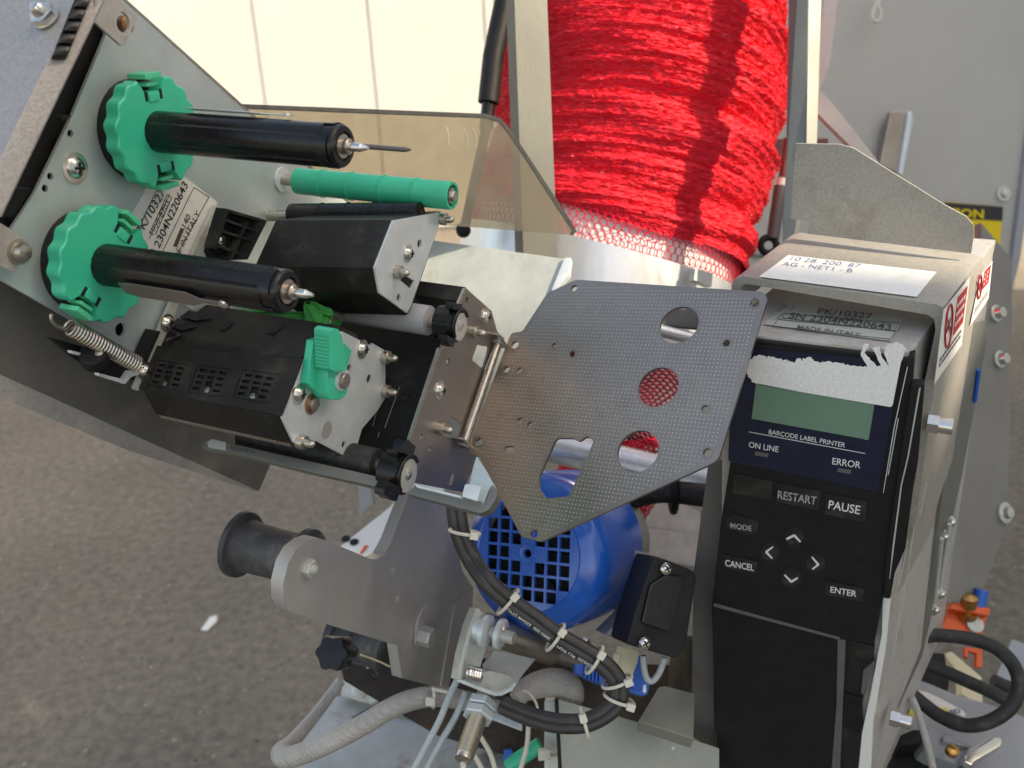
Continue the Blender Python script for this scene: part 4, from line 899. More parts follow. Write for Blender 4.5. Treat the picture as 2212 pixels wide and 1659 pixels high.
# dimples as small raised bumps, one mesh
def inside(p, poly):
    x, y = p; c = False; j = len(poly) - 1
    for i in range(len(poly)):
        xi, yi = poly[i]; xj, yj = poly[j]
        if (yi > y) != (yj > y) and x < (xj - xi) * (y - yi) / (yj - yi) + xi: c = not c
        j = i
    return c
def dist_ok(p, poly, m):
    P_ = np.array(poly); Q = np.roll(P_, -1, 0); d = Q - P_; t = np.clip(((p - P_) * d).sum(1) / ((d * d).sum(1) + 1e-12), 0, 1)
    return np.min(np.linalg.norm(P_ + d * t[:, None] - p, axis=1)) > m
ou = np.array(out_uv); pit = .0029; Vd = []; Fd = []; nb = 0
for iu in range(-20, 110):
    for iv in range(-75, 75):
        p = np.array([iu * pit, iv * pit * 1.02])
        if not inside(p, out_uv) or not dist_ok(p, out_uv, .0038): continue
        if any(inside(p, h) or not dist_ok(p, h, .0017) for h in hl): continue
        b0 = len(Vd); rr = .00045
        for ring, (s, w) in enumerate(((1, 0), (.75, .00009), (.35, .00014))):
            for k in range(7):
                a = 2 * math.pi * k / 7; Vd.append(FD.pt(p[0] + rr * s * math.cos(a), p[1] + rr * s * math.sin(a), w))
        for ring in range(2):
            for k in range(7): Fd.append([b0 + ring * 7 + k, b0 + ring * 7 + (k + 1) % 7, b0 + (ring + 1) * 7 + (k + 1) % 7, b0 + (ring + 1) * 7 + k])
        Fd.append([b0 + 14 + k for k in range(7)]); nb += 1
M['dimple'] = mat('glint_dimple_steel', (.62, .60, .57), .32, .75, .06, 60)  # made paler than the sheet so dots look lit regardless of reflection
tag(mk('dimples', Vd, Fd, M['dimple'], dp, recalc=True), kind='stuff')
for x, y, r in small[:6] + small[9:13]:
    lathe('hole_rim', FD.px(*ze((x, y))[0]), ND, [(-.0016, r * 1.0), (.0002, r * 1.12), (.0002, r * 1.28), (-.0001, r * 1.32)], M['steel'], dp, 20, caps=False)
    o = dp.children[-1]

# ------------------------------------------------------------------ smoked window
fwd = Fr(P(880, 360, .84), nz([1, .05, .10]), nz([.10, .05, -1]))
win = thing('smoked_window', 'scuffed amber see-through acrylic window behind the spindles', 'window', P(1100, 505, .84))
wo = [(500, 224), (1050, 246), (1082, 256), (1105, 282), (1240, 488), (1246, 500), (1238, 508), (760, 470), (560, 440)]
slab('pane', fwd, wo, .0004, M['acrylic'], win)
# the cut edge is thicker and dark
ed = [fwd.px(*p) for p in ((500, 224), (1050, 246), (1082, 256), (1105, 282), (1240, 488), (1246, 500), (1238, 508))]
Vv = []; Fc = []
for i, p in enumerate(ed):
    nxt = ed[min(i + 1, len(ed) - 1)] - ed[max(i - 1, 0)]; up = nz(np.cross(fwd.n, nz(nxt))); 
    Vv += [p + fwd.n * .0005, p + fwd.n * .0005 - up * .0034, p - fwd.n * .003 - up * .0034, p - fwd.n * .003]
for i in range(len(ed) - 1): Fc += [[4 * i + j, 4 * i + (j + 1) % 4, 4 * i + 4 + (j + 1) % 4, 4 * i + 4 + j] for j in range(4)]
mk('cut_edge', Vv, Fc, M['acredge'], win)
for k in (1, 3, 4):
    c = np.array(zl((60 + k * 50, 760 + k * 5))[0]); pts = [fwd.px(c[0] + (14 + k * 2) * math.cos(t) * .35 + 16 * math.sin(t) * .2, c[1] + 22 * math.sin(t), .0008) for t in np.linspace(-1.2, 1.4, 9)]
    tube('scratch', pts, .00012, M['galvdirty'], win, 4, 3)
# ------------------------------------------------------------------ control unit at the right
Dn = nz([93, 4215, 2045]); Dn = nz(Dn - A * (A @ Dn))
NP = np.cross(A, Dn); NP = NP if NP[2] < 0 else -NP
FN = Fr(P(1650, 900, .675), A, NP)             # face of the control panel
HD = nz([1674, -1141, 2045])                   # depth direction of hood and body
cu = thing('printer_control_unit', 'black barcode label printer control panel with green display and worn buttons', 'control panel', FN.px(1700, 1640))
# body behind the panel: front outline swept back
bo = [(1560, 712), (1620, 722), (1967, 762), (1960, 800), (1930, 1150), (1902, 1400), (1862, 1760), (1560, 1760), (1556, 1300)]
body = slab('body', FN.at(-.010), bo, 0, M['silverw'], cu, vec=HD * .26, bev=.002)
slab('body_side_strip', FN.at(-.004), zj((1145, 690), (1192, 690), (1165, 980), (1090, 1420), (1075, 1760), (1000, 1760), (1030, 1450), (1075, 1250), (1140, 900)), .01, M['white'], body, bev=.001)
# serial label on the body top
eB = nz(FN.at(-.010).px(1967, 762) - FN.at(-.010).px(1620, 722)); nB = nz(np.cross(eB, HD)); nB = nB if nB[2] < 0 else -nB
FBt = Fr(FN.at(-.010).px(1620, 722), eB, nB)
bl2 = slab('serial_sticker', FBt, zi((470, 475), (610, 350), (1270, 440), (1190, 570)), .0003, M['galvdirty'], body, w=.0012, label='faded dusty serial sticker')
FBl = FBt.at(.0014)
for s, a_, b_3, h_ in (('PK/10327', (775, 415), (1085, 447), 13), ('1950-8703', (795, 437), (1030, 465), 6.5), ('SN 2304N220643', (612, 440), (1190, 510), 13), ('MADE IN ITALY', (660, 500), (1020, 545), 8)):
    text('lettering', FBl, s, zi(a_)[0], zi(b_3)[0], M['printfade'], bl2, h=h_, bold=.01)
for q in (((585, 415), (1240, 470)), ((585, 415), (545, 445)), ((590, 418), (580, 440)), ((580, 440), (1215, 515)), ((1225, 490), (1215, 515)), ((555, 448), (525, 485)), ((525, 485), (1190, 560)), ((1190, 560), (1220, 515)), ((555, 448), (1220, 512)), ((640, 370), (630, 400)), ((555, 405), (610, 362))):
    pline(FBl, zi(q[0])[0], zi(q[1])[0], .9, M['printfade'], bl2)
slab('body_front_ridge', FN.at(-.003), zi((400, 535), (1300, 632), (1290, 672), (1250, 690), (405, 590)), .012, M['silverw'], body, bev=.002)
slab('ridge_shade', FN.at(.0005), zi((405, 562), (1270, 665), (1265, 690), (405, 590)), .006, M['black'], body, bev=.001)  # black strip painting the shadow along the ridge
# panel bezel
bz = slab('bezel', FN, [(1612, 742)] + zi((1290, 672)) + zi((1330, 655)) + [(1968, 880), (1932, 1130), (1915, 1260), zj((1098, 970))[0], zj((905, 928))[0], (1538, 1302), (1556, 1130), (1578, 990)], .014, M['black'], cu, bev=.0022)
FN1 = FN.at(.0002)
film_ = slab('display_film', FN1, zi((300, 600), (1252, 688), (1122, 1424), (272, 1252)), .0006, M['navy'], cu, w=.0006, rnd=.002)
FNF = FN1.at(.0006)
lcd = slab('display', FNF, zi((437, 818), (1098, 930), (1064, 1130), (410, 1012)), .0003, M['lcd'], film_, w=.0004)
for poly in (((430, 812), (456, 816), (430, 1014), (405, 1010)), ((1075, 928), (1100, 932), (1066, 1132), (1040, 1128))): slab('display_border', FNF, zi(*poly), .0002, M['lcd'], film_, w=.0006)
pl_ = M['pwhite']
text('lettering', FNF, 'BARCODE LABEL PRINTER', zi((501, 1097))[0], zi((933, 1174))[0], pl_, film_, h=10.5, bold=.006)
text('lettering', FNF, 'ON LINE', zi((388, 1172))[0], zi((556, 1201))[0], pl_, film_, h=13, bold=.008)
text('lettering', FNF, 'ERROR', zi((860, 1268))[0], zi((1020, 1292))[0], pl_, film_, h=15, bold=.008)
pline(FNF, zi((390, 1086))[0], zi((1047, 1208))[0], 1.4, pl_, film_)
for p in ((425, 1196), (893, 1290)): slab('indicator_lamp', FNF, zi(p, (p[0] + 76, p[1] + 12), (p[0] + 73, p[1] + 34), (p[0] - 2, p[1] + 22)), .0002, M['greyd'], film_, w=.0002)
# torn remains of a white label
rs = np.random.RandomState(11)
def ragged(a, b, n, amp):
    a, b = np.array(a, float), np.array(b, float); return [tuple(a + (b - a) * i / n + rs.normal(size=2) * amp) for i in range(n)]
rag = []
for a_, b_3, n_, am in (((372, 762), (382, 690), 5, 5), ((382, 690), (430, 650), 6, 3), ((430, 650), (545, 668), 14, 5), ((545, 668), (640, 690), 12, 4), ((640, 690), (735, 662), 8, 6), ((735, 662), (760, 690), 5, 3), ((760, 690), (845, 685), 9, 5), ((845, 685), (1000, 715), 14, 4), ((1000, 715), (1062, 718), 8, 3), ((1062, 718), (1022, 650), 7, 2), ((1022, 650), (1040, 588), 6, 2), ((1040, 588), (1072, 590), 4, 2), ((1072, 590), (1045, 640), 5, 2), ((1045, 640), (1110, 712), 8, 2), ((1110, 712), (1135, 712), 3, 2), ((1135, 712), (1090, 610), 9, 2), ((1090, 610), (1128, 602), 4, 2), ((1128, 602), (1138, 660), 6, 2), ((1138, 660), (1182, 715), 6, 2), ((1182, 715), (1155, 640), 6, 2), ((1155, 640), (1175, 588), 6, 3), ((1175, 588), (1240, 580), 7, 3), ((1240, 580), (1282, 620), 6, 3), ((1282, 620), (1250, 690), 6, 2), ((1250, 690), (1203, 935), 3, 0), ((1203, 935), (1190, 945), 2, 0), ((1190, 945), (437, 818), 3, 0), ((437, 818), (372, 762), 8, 4)):
    rag += ragged(a_, b_3, n_, am)
slab('torn_label', FNF, zi(*rag), .0003, M['pulp'], film_, w=.0012, label='torn furry remains of a white label')
# buttons
def btn(name, poly, z_, txt=None, a_=None, b_3=None, h=14, m='pwhite', rnd=.0012, well=True, up=.0018):
    if well:
        c = np.mean(np.array(z_(*poly)), 0); wl = [tuple(c + (np.array(p) - c) * (1 + 5.5 / max(18, np.linalg.norm(np.array(p) - c)))) for p in z_(*poly)]
        slab('button_well_shade', FN, wl, .0003, M['dark'], bz, w=.0003, rnd=rnd)  # dark outline paints the shade around each button
    b = slab(name, FN, z_(*poly), .004, M['blackdust'], cu, w=up, rnd=rnd, bev=.0009)
    if txt: text('lettering', FN, txt, z_(a_)[0], z_(b_3)[0], M[m], b, h=h, w=up + .0002, bold=.012)
    return b
btn('button', [(303, 1322), (524, 1366), (519, 1470), (294, 1436)], zi)
btn('button', [(548, 1376), (798, 1424), (790, 1534), (541, 1482)], zi, 'RESTART', (552, 1462), (770, 1498), 18, 'pworn')
btn('button', [(822, 1434), (1060, 1480), (1048, 1602), (816, 1552)], zi, 'PAUSE', (838, 1518), (1015, 1552), 19)
pill = []
c0_, c1_ = np.array((303, 270)), np.array((402, 300))
for t in np.linspace(math.pi / 2, 3 * math.pi / 2, 9): pill.append(tuple(c0_ + 44 * np.array([math.cos(t), math.sin(t)])))
for t in np.linspace(-math.pi / 2, math.pi / 2, 9): pill.append(tuple(c1_ + 44 * np.array([math.cos(t), math.sin(t)])))
btn('button', pill, zj, 'MODE', (285, 302), (405, 320), 12, 'pworn', rnd=0)
btn('button', [(247, 452), (440, 496), (434, 566), (242, 524)], zj, 'CANCEL', (255, 515), (418, 545), 14)
btn('button', [(822, 602), (1044, 650), (1034, 722), (816, 678)], zj, 'ENTER', (850, 665), (997, 692), 13.5)
for (cx_, cy_), ch in (((645, 350), [(600, 360), (640, 338), (652, 340), (685, 378), (678, 384), (645, 352), (605, 370)]), ((510, 437), [(524, 405), (484, 432), (484, 444), (520, 478), (524, 470), (496, 438), (528, 412)]), ((766, 498), [(748, 462), (788, 505), (786, 514), (752, 538), (746, 532), (774, 508), (742, 468)]), ((628, 580), [(588, 570), (625, 610), (632, 612), (668, 588), (664, 580), (630, 598), (594, 564)])):
    ring = [(cx_ + 56 * math.cos(t), cy_ + 52 * math.sin(t)) for t in np.linspace(0, 2 * math.pi, 24, endpoint=False)]
    b = btn('button', ring, zj, rnd=0)
    slab('arrow', FN, zj(*ch), .0001, M['pwhite'], b, w=.0021)
# lower flap, latch side, grey side cover
fl2 = slab('lower_flap', FN.at(-.001), [(1536, 1305)] + zj((905, 932), (890, 1300), (860, 1760), (215, 1760), (190, 1200)), .012, M['black'], cu, bev=.002)
slab('flap_ridge', FN.at(.0008), zj((188, 730), (905, 924), (905, 938), (188, 748)), .004, M['greyd'], fl2, bev=.0008)
slab('flap_edge', FN.at(-.0004), zj((892, 930), (936, 938), (930, 1100), (905, 1660), (855, 1760), (850, 1760), (885, 1300)), .01, M['greyd'], fl2, bev=.001)
ls = slab('latch_side', FN.at(-.005), zj((930, 930), (1100, 972), (1090, 1060), (1068, 1110), (1040, 1250), (1030, 1320), (1035, 1500), (1015, 1760), (870, 1760), (900, 1230)), .010, M['blackdust'], cu, bev=.0015)
slab('latch_step', FN.at(-.002), zj((905, 1230), (1030, 1270), (1025, 1470), (890, 1420), (880, 1300)), .006, M['black'], ls, bev=.0015)
slab('latch_chip', FN.at(-.003), zj((1075, 1075), (1105, 1050), (1095, 1110), (1060, 1180), (1050, 1250), (1022, 1240), (1035, 1110)), .004, M['greyd'], ls, bev=.001)
slab('side_cover', FN.at(-.016), [(1529, 1005), (1575, 985)] + zj((190, 720), (195, 1560), (60, 1480), (75, 560)), .02, M['greyd'], cu, bev=.001)
slab('side_cover_foot', FN.at(-.018), zj((60, 1400), (110, 1515), (60, 1490)), .01, M['cream'], cu)
# worn right rail
rl = slab('side_rail', FN.at(.004), zi((1308, 815), (1385, 822)) + zj((1345, -60), (1318, 90), (1275, 420), (1215, 560), (1190, 705), (1150, 700), (1170, 420), (1240, -60)), .010, M['black'], cu, bev=.0012)
slab('worn_edge', FN.at(.0046), zi((1352, 838), (1362, 838)) + zj((1294, -100), (1256, 60), (1210, 420), (1188, 590), (1184, 590), (1203, 400), (1248, 60), (1286, -100)), .001, M['galvdirty'], rl)
slab('bezel_scuff', FN.at(.0012), zi((1284, 720), (1289, 720), (1215, 1060), (1152, 1430), (1148, 1430), (1209, 1060)), .001, M['galvlight'], bz)
slab('bezel_scuff', FN.at(.0012), zi((1232, 1010), (1238, 1010), (1180, 1330), (1174, 1330)), .001, M['galvdirty'], bz)

# ------------------------------------------------------------------ protective hood
FHd = FN.at(-.045)
hood = thing('protective_hood', 'dusty steel hood bent over the printer with angled fin on top', 'hood', FHd.px(1900, 1640))
outer = [(1580, 660), (1580, 614), (1588, 602), (1606, 597), (2022, 657), (2038, 664), (2043, 690), (2019, 832), (1977, 1136), (1945, 1240), (1870, 1760)]
inner = [(1858, 1760), (1933, 1238), (1961, 1134), (1996, 831), (2021, 712), (2018, 690), (2004, 680), (1612, 613), (1600, 618), (1595, 660)]
hl0 = FHd.px(1582, 605)
LH = bisect_along(hl0, HD, 1706)
sh = slab('shell', FHd, outer + inner, 0, M['hood'], hood, vec=HD * LH, ang=40)
eT = nz(FHd.px(2022, 657) - FHd.px(1606, 597)); nT = nz(np.cross(eT, HD)); nT = nT if nT[2] < 0 else -nT
FHt = Fr(FHd.px(1606, 597), eT, nT)
lab = slab('paper_label', FHt, zi((612, 85), (1452, 180), (1340, 320), (448, 206)), .0003, M['paper'], sh, w=.0012, label='white paper label with faint blue handwriting')
FHl = FHt.at(.0014)
text('handwriting', FHl, '10 28. 200. 87', zi((622, 112))[0], zi((1025, 158))[0], M['ink'], lab, h=9, shear=.25, bold=-.014)
text('handwriting', FHl, 'AG - NET1 - B', zi((575, 142))[0], zi((975, 184))[0], M['ink'], lab, h=9, shear=.2, bold=-.014)
# fin: upright sheet folded from the top
ff = FHd.o + HD * (LH * .86); FFn = Fr(FHd.px(1585, 604) + HD * (LH * .84), A, nz(NP * 1.0))
fin = slab('fin', FFn, zk((470, 892), (740, 897), (800, 912), (830, 920), (1400, 1275), (1530, 1345), (1575, 1395), (1582, 1450), (1563, 1580), (545, 1455), (555, 1375), (435, 1362), (440, 1330)), .0022, M['hood'], hood, bev=.0006)
# side of the hood: stickers, bolts
eH = nz(FHd.px(1977, 1136) - FHd.px(2042, 692)); nH = nz(np.cross(HD, eH)); nH = nH if nH[2] < 0 else -nH
FHs = Fr(FHd.px(1998.5, 980), HD, nH)
for k, (poly, red, ringc) in enumerate(((((530, 540), (857, 128), (750, 975), (412, 1462)), ((705, 385), (828, 235), (768, 690), (645, 860)), (592, 735)), (((985, 120), (1135, -70), (1085, 395), (858, 735)), ((1040, 60), (1118, -30), (1085, 200), (1008, 290)), (975, 250)))):
    st = slab('warning_sticker', FHs, q5(*poly), .0003, M['paper'], sh, w=.0012, label='white and red warning sticker, nearer' if k == 0 else 'white and red warning sticker, farther')
    f3 = FHs.at(.0014)
    slab('red_block', f3, q5(*red), .0001, M['redprint'], st, w=.0002)
    tl, tr2, br2, bl3 = [np.array(p, float) for p in red]
    Q = lambda u, v: tuple((1 - v) * ((1 - u) * tl + u * tr2) + v * ((1 - u) * bl3 + u * br2))
    for v0 in (.20, .44, .70):
        for u0 in ((.06, .3, .5, .72) if k == 0 else (.1, .5)): slab('white_print', f3, q5(Q(u0, v0), Q(u0 + .16, v0), Q(u0 + .16, v0 + .09), Q(u0, v0 + .09)), .0001, M['pwhite'], st, w=.0004)
    tl, tr2, br2, bl3 = [np.array(p, float) for p in poly]
    for v0 in (.72, .80):
        for u0 in np.arange(.12, .85, .09): slab('small_print', f3, q5(Q(u0, v0), Q(u0 + .065, v0), Q(u0 + .065, v0 + .035), Q(u0, v0 + .035)), .0001, M['printfade'], st, w=.0003)
    cx_, cy_ = ringc; sc_ = 1 if k == 0 else .55
    ell = [(cx_ + sc_ * (58 * math.cos(t) * .75 + 40 * -math.sin(t) * .35), cy_ + sc_ * (262 * math.sin(t) - 60 * math.cos(t))) for t in np.linspace(0, 2 * math.pi, 26, endpoint=False)]
    tube('prohibition_ring', [f3.px(*q5(p)[0], .0004) for p in ell], .00065, M['redprint'], st, 6, 2, closed=True)
    pline(f3, q5((cx_ - 25 * sc_, cy_ - 150 * sc_))[0], q5((cx_ + 30 * sc_, cy_ + 120 * sc_))[0], 2, M['redprint'], st, .0004, 'prohibition_bar')
    slab('pictogram', f3, q5((cx_ + 38 * sc_, cy_ - 130 * sc_), (cx_ + 10 * sc_, cy_ - 60 * sc_), (cx_ - 5 * sc_, cy_ - 20 * sc_), (cx_ - 36 * sc_, cy_ + 100 * sc_), (cx_ - 30 * sc_, cy_ + 100 * sc_), (cx_ + 5 * sc_, cy_ + 10 * sc_), (cx_ + 20 * sc_, cy_ + 60 * sc_), (cx_ + 24 * sc_, cy_ + 20 * sc_), (cx_ + 12 * sc_, cy_ - 20 * sc_)), .0001, M['print'], st, w=.0003)
for a_, b_3 in ((zi((1362, 1030))[0], zi((1545, 1058))[0]), (n6((185, 1190))[0], n6((425, 1250))[0])):
    c = FHd.at(.002).px(*a_); L_ = bisect_along(c, A, b_3[0])
    b = lathe('clamp_bolt', c + A * .010, A, [(0, .0032), (L_ - .02, .0032), (L_ - .02, .0058), (L_ - .011, .0060), (L_ - .0102, .0054), (L_ - .010, .0034), (L_ - .013, .003), (L_ - .013, .0001)], M['chrome'], sh, 20)
    lathe('lock_nut', c + A * .004, A, [(0, .0074), (.0075, .0074), (.0078, .005)], M['chrome'], b, 6, ang=15)
for a_, b_3 in (((1398, 45), (1360, 230)), ((1326, 280), (1300, 480)), ((1290, 370), (1240, 640)), ((1300, 480), (1205, 1040)), ((1262, 440), (1235, 620))):
    pline(FHs, zj(a_)[0], zj(b_3)[0], .8, M['galvlight'], sh, .0004, 'scratch')
# ------------------------------------------------------------------ roller arm below the mechanism
FAr = FA(.118)
arm = thing('roller_arm', 'thick grey steel arm plate carrying a grimy flanged roller', 'bracket', FAr.px(940, 1490))
ao = zg((592, 757), (560, 700), (556, 600), (585, 480), (630, 400), (690, 352), (750, 332), (830, 358), (1050, 452), (1090, 458), (1135, 435), (1180, 350), (1290, 60), (1400, 60), (1500, 100), (1560, 380), (1585, 520), (1650, 620), (1645, 740), (1600, 900), (1545, 1080), (1505, 1200), (1430, 1190), (1240, 1142), (1212, 950), (1175, 942), (880, 852))
ap = slab('arm_plate', FAr, ao, .010, M['steeld'], arm, holes=[circ(FAr, *zg((1185, 520))[0], .0042, 16), circ(FAr, *zg((1210, 683))[0], .0042, 16)])
slab('fold_line', FAr.at(.0016), zg((1545, 720), (1640, 640), (1640, 760), (1545, 1080), (1503, 1196), (1465, 1192)), .0018, M['steeld'], ap, bev=.0006)
rc = FAr.px(*zg((697, 475))[0], -.010)
lathe('roller', rc, -A, [(0, .0235), (.004, .0235), (.006, .0195), (.014, .0182), (.030, .0178), (.046, .0184), (.054, .0195), (.055, .0238), (.059, .0240), (.0595, .022), (.057, .008), (.057, .0001)], M['roller'], arm, 40, label='grimy dark flanged roller')
hexbolt(FAr, *zg((697, 505))[0], .0066, arm, .0045, 'galvdirty', 0, 'nut', .002)
dc = lathe('washer_disc', FAr.px(*zg((1380, 830))[0]), A, [(0, .0215), (.0012, .0215), (.0015, .0205), (.0015, .0001)], M['steeld'], arm, 36)
hexbolt(FAr.at(.0015), *zg((1345, 892))[0], .0092, dc, .012, 'steeld', 1.2, 'bolt')
# idler rollers under the arm
idl = thing('idler_roller', 'dark grey idler roller half hidden under the arm plate', 'roller', FAr.px(850, 1400))
ic = FA(.10).px(*q1((1010, 470))[0])
lathe('drum', ic, -A, [(0, .019), (.001, .0215), (.004, .0215), (.005, .0185), (.030, .0185), (.031, .020), (.034, .020), (.035, .0185), (.048, .0185), (.049, .0215), (.056, .0215), (.057, .019)], M['roller'], idl, 40)
tube('cord', [FA(.112).px(*p) for p in q1((745, 505), (830, 535), (920, 570), (1008, 612))], .0008, M['cream'], idl, 6, 3)
# star knob
kc = P(*q1((470, 490))[0], .735); kx = nz([-.25, -.25, -1])
kn = thing('star_knob', 'black lobed clamping knob left of the idler roller', 'knob', kc)
lathe('lobed_grip', kc, kx, [(-.022, .010), (-.020, .0125), (-.002, .0132), (0, .0122), (.0005, .0001)], M['gloss'], kn, 70, rfun=lambda t: 1 + .09 * math.cos(6 * t))
lathe('neck', kc - kx * .02, -kx, [(0, .006), (.02, .006)], M['black'], kn, 16)
# ------------------------------------------------------------------ machine bed and frame at the bottom
fz = Fr(P(950, 1430, .93), A, nz([.1, -.35, -1]))
rf = thing('frame_rail', 'rusty brown steel frame rail under the roller arm', 'rail', P(950, 1560, .86))
slab('rail_plate', fz, q1((565, 640), (650, 555), (1000, 600), (1080, 690), (1300, 740), (1900, 800), (2300, 1000), (2300, 1500), (1450, 1250), (950, 960), (590, 745)), .02, M['rust'], rf, bev=.001)
lathe('rail_bolt', fz.px(*q1((885, 665))[0]), fz.n, [(0, .005), (.002, .005), (.0025, .0035), (.001, .0001)], M['rust'], rf, 16)
lathe('rail_bolt', fz.px(*q1((830, 580))[0]), fz.n, [(0, .006), (.003, .006), (.0035, .004), (.004, .0001)], M['galvdirty'], rf, 6)
fbk = Fr(P(1300, 1560, 1.0), [1, .2, -.3], [.1, -.3, -1])
slab('rear_rail', fbk, [(1000, 1420), (1560, 1440), (1560, 1700), (740, 1700), (740, 1560)], .03, M['rust'], rf, bev=.002)
UPn = UPc
fs_ = Fr(P(900, 1590, .95), nz([1, .15, -.2]), UPn)
base = thing('base_sheet', 'zinc machine base sheet with brown stains and folded corner', 'base', P(900, 1650, .95))
slab('sheet', fs_, q1((20, 1600), (200, 1310), (360, 1100), (470, 900), (560, 880), (720, 890), (1000, 1010), (1500, 1120), (2080, 1400), (2150, 1700), (1900, 1900), (0, 1900)), .004, M['rustsheet'], base, bev=.001)
slab('corner_bracket', fs_.at(.012), q1((585, 735), (640, 735), (780, 790), (960, 900), (850, 940), (620, 880), (560, 870)), .004, M['galvdirty'], base, bev=.001)
lathe('rivet', fs_.at(.012).px(*q1((730, 855))[0]), UPn, [(0, .009), (.004, .008), (.007, .004), (.0072, .0001)], M['galvdirty'], base, 16)
slab('front_lip', fs_.at(.004), q1((1000, 1000), (1500, 1090), (2080, 1370), (2080, 1420), (1500, 1135), (1000, 1040)), .008, M['olive'], base, bev=.001)
# hose
hs = thing('braided_hose', 'grey braided plastic hose looping over the stained base sheet', 'hose', P(700, 1600, .85))
hz_ = [(560, 745, 0.86), (440, 910, 0.85), (300, 1090, 0.83), (110, 1310, 0.80), (10, 1400, 0.78), (60, 1455, 0.76), (300, 1380, 0.76), (560, 1260, 0.76), (800, 1130, 0.77), (1000, 1010, 0.78), (1200, 925, 0.79), (1400, 890, 0.80), (1600, 905, 0.81), (1850, 970, 0.82), (2000, 1010, 0.83)]
tube('hose', [P(*q1((x, y))[0], z) for x, y, z in hz_], [.0048, .005, .0055, .0065, .0080, .0086, .0086, .0086, .0086, .0086, .0086, .0086, .0084, .0082, .008], M['hose'], hs, 16)
tb_ = tube('zip_tie', [P(*q1((1410 + 12 * math.cos(t) , 900 + 92 * math.sin(t)))[0], .795 - .012 * math.cos(t)) for t in np.linspace(0, 6.28, 12, endpoint=False)], .0014, M['tie'], hs, 6, 3, closed=True)
box('tie_head', P(*q1((1345, 880))[0], .785), np.array([.008, .001, 0]), np.array([0, .007, 0]), np.array([0, 0, -.005]), M['tie'], tb_, bev=.0006)
box('tie_tail', P(*q1((1400, 800))[0], .785), np.array([.014, .003, 0]), np.array([0, .0025, 0]), np.array([0, 0, -.002]), M['tie'], tb_)
# air tubes
M['airtube'] = mat('pale_blue_air_tube', (.42, .47, .48), .4, 0, .1, 200, .05, 300, stain=(.2, .2, .2), ss=140, sthr=.62, samt=.5)
for k, pts in enumerate((((1690, 600), (1640, 720), (1560, 890), (1470, 1110), (1360, 1320), (1220, 1580)), ((1710, 850), (1670, 960), (1600, 1110), (1480, 1310), (1330, 1580)))):
    tag(tube('air_tube', [P(*q1(p)[0], .76 - i * .004) for i, p in enumerate(pts)], .0027, M['airtube'], None, 10), 'thin pale blue air tube, left of the pair' if k == 0 else 'thin pale blue air tube, right of the pair', 'tube', 'pale blue air tubes')
for k, pts in enumerate((((1835, 1240), (1880, 1310), (1940, 1420), (1990, 1580)), ((1780, 1420), (1820, 1480), (1870, 1580)))):
    tag(tube('white_wire', [P(*q1(p)[0], .8) for p in pts], .0022, M['tie'], None, 8), 'thin white wire beside the sensor, upper' if k == 0 else 'thin white wire beside the sensor, lower', 'wire', 'white sensor wires')
# ------------------------------------------------------------------ latch bracket with two small rollers
FLt = Fr(P(1040, 1430, .735), VV, nz(A * .75 - VV * .66))
lb = thing('latch_bracket', 'zinc plated latch bracket with two small rollers beside the motor', 'bracket', FLt.px(*n4((300, 1290))[0]))
slab('side_flange', FLt.at(.004), n4((500, 300), (545, 300), (590, 360), (540, 480), (430, 700), (345, 1010), (300, 1300), (240, 1290), (300, 950), (400, 560)), .012, M['galvdirty'], lb, bev=.001)
slab('back_plate', FLt.at(-.006), n4((560, 330), (760, 480), (700, 700), (640, 840), (560, 1110), (640, 1180), (300, 1300), (360, 900)), .002, M['galvdirty'], lb, bev=.0006)
tr3 = slab('tray', FLt.at(-.002), n4((560, 1180), (700, 1160), (960, 1220), (1060, 1330), (960, 1460), (800, 1500), (560, 1420), (270, 1300)), .012, M['galvdirty'], lb, bev=.0015)
slab('tray_lip', FLt.at(.008), n4((262, 1290), (290, 1280), (690, 1430), (800, 1465), (960, 1415), (1050, 1320), (1066, 1340), (1000, 1440), (860, 1510), (760, 1515), (660, 1480), (255, 1318)), .004, M['galvlight'], lb, bev=.001)
for (x, y), a0 in (((640, 615), .0), ((790, 640), .012)):
    c = FLt.px(*n4((x, y))[0], .004)
    w = lathe('roller_wheel', c, A, [(-.010, .0098), (-.003, .0098), (-.002, .0128), (.0015, .0130), (.002, .0118), (.0022, .005), (.002, .0001)] if a0 == 0 else [(0, .0085), (.001, .0118), (.0045, .0120), (.0052, .011), (.0055, .006)], M['galvlight'], lb, 32)
lathe('roller_axle', FLt.px(*n4((700, 625))[0], .004), A, [(0, .005), (.02, .005)], M['steeld'], lb, 18)
pan(FLt.at(.010), *n4((862, 640))[0], .0055, lb, washer=False)
sa = FLt.px(*n4((380, 1180))[0], .006); sb = FLt.px(*n4((575, 1225))[0], .012); d = nz(sb - sa); _, bx, by = basis(d); Ls = np.linalg.norm(sb - sa)
tube('coil_spring', [sa + d * Ls * k / 60 + .0048 * (bx * math.cos(k * .62) + by * math.sin(k * .62)) for k in range(61)], .0013, M['chrome'], lb, 6, smooth=False)
slab('mottled_gusset', FLt.at(-.03), n4((760, 880), (1330, 1000), (1160, 1200), (1000, 1440), (900, 1230), (640, 1170), (600, 1090)), .003, M['rustsheet'], lb, bev=.0006)
slab('gusset_slot_shade', FLt.at(-.028), n4((575, 1230), (640, 1140), (680, 1150), (630, 1240)), .001, M['dark'], lb)  # slot shade painted as a flat dark patch
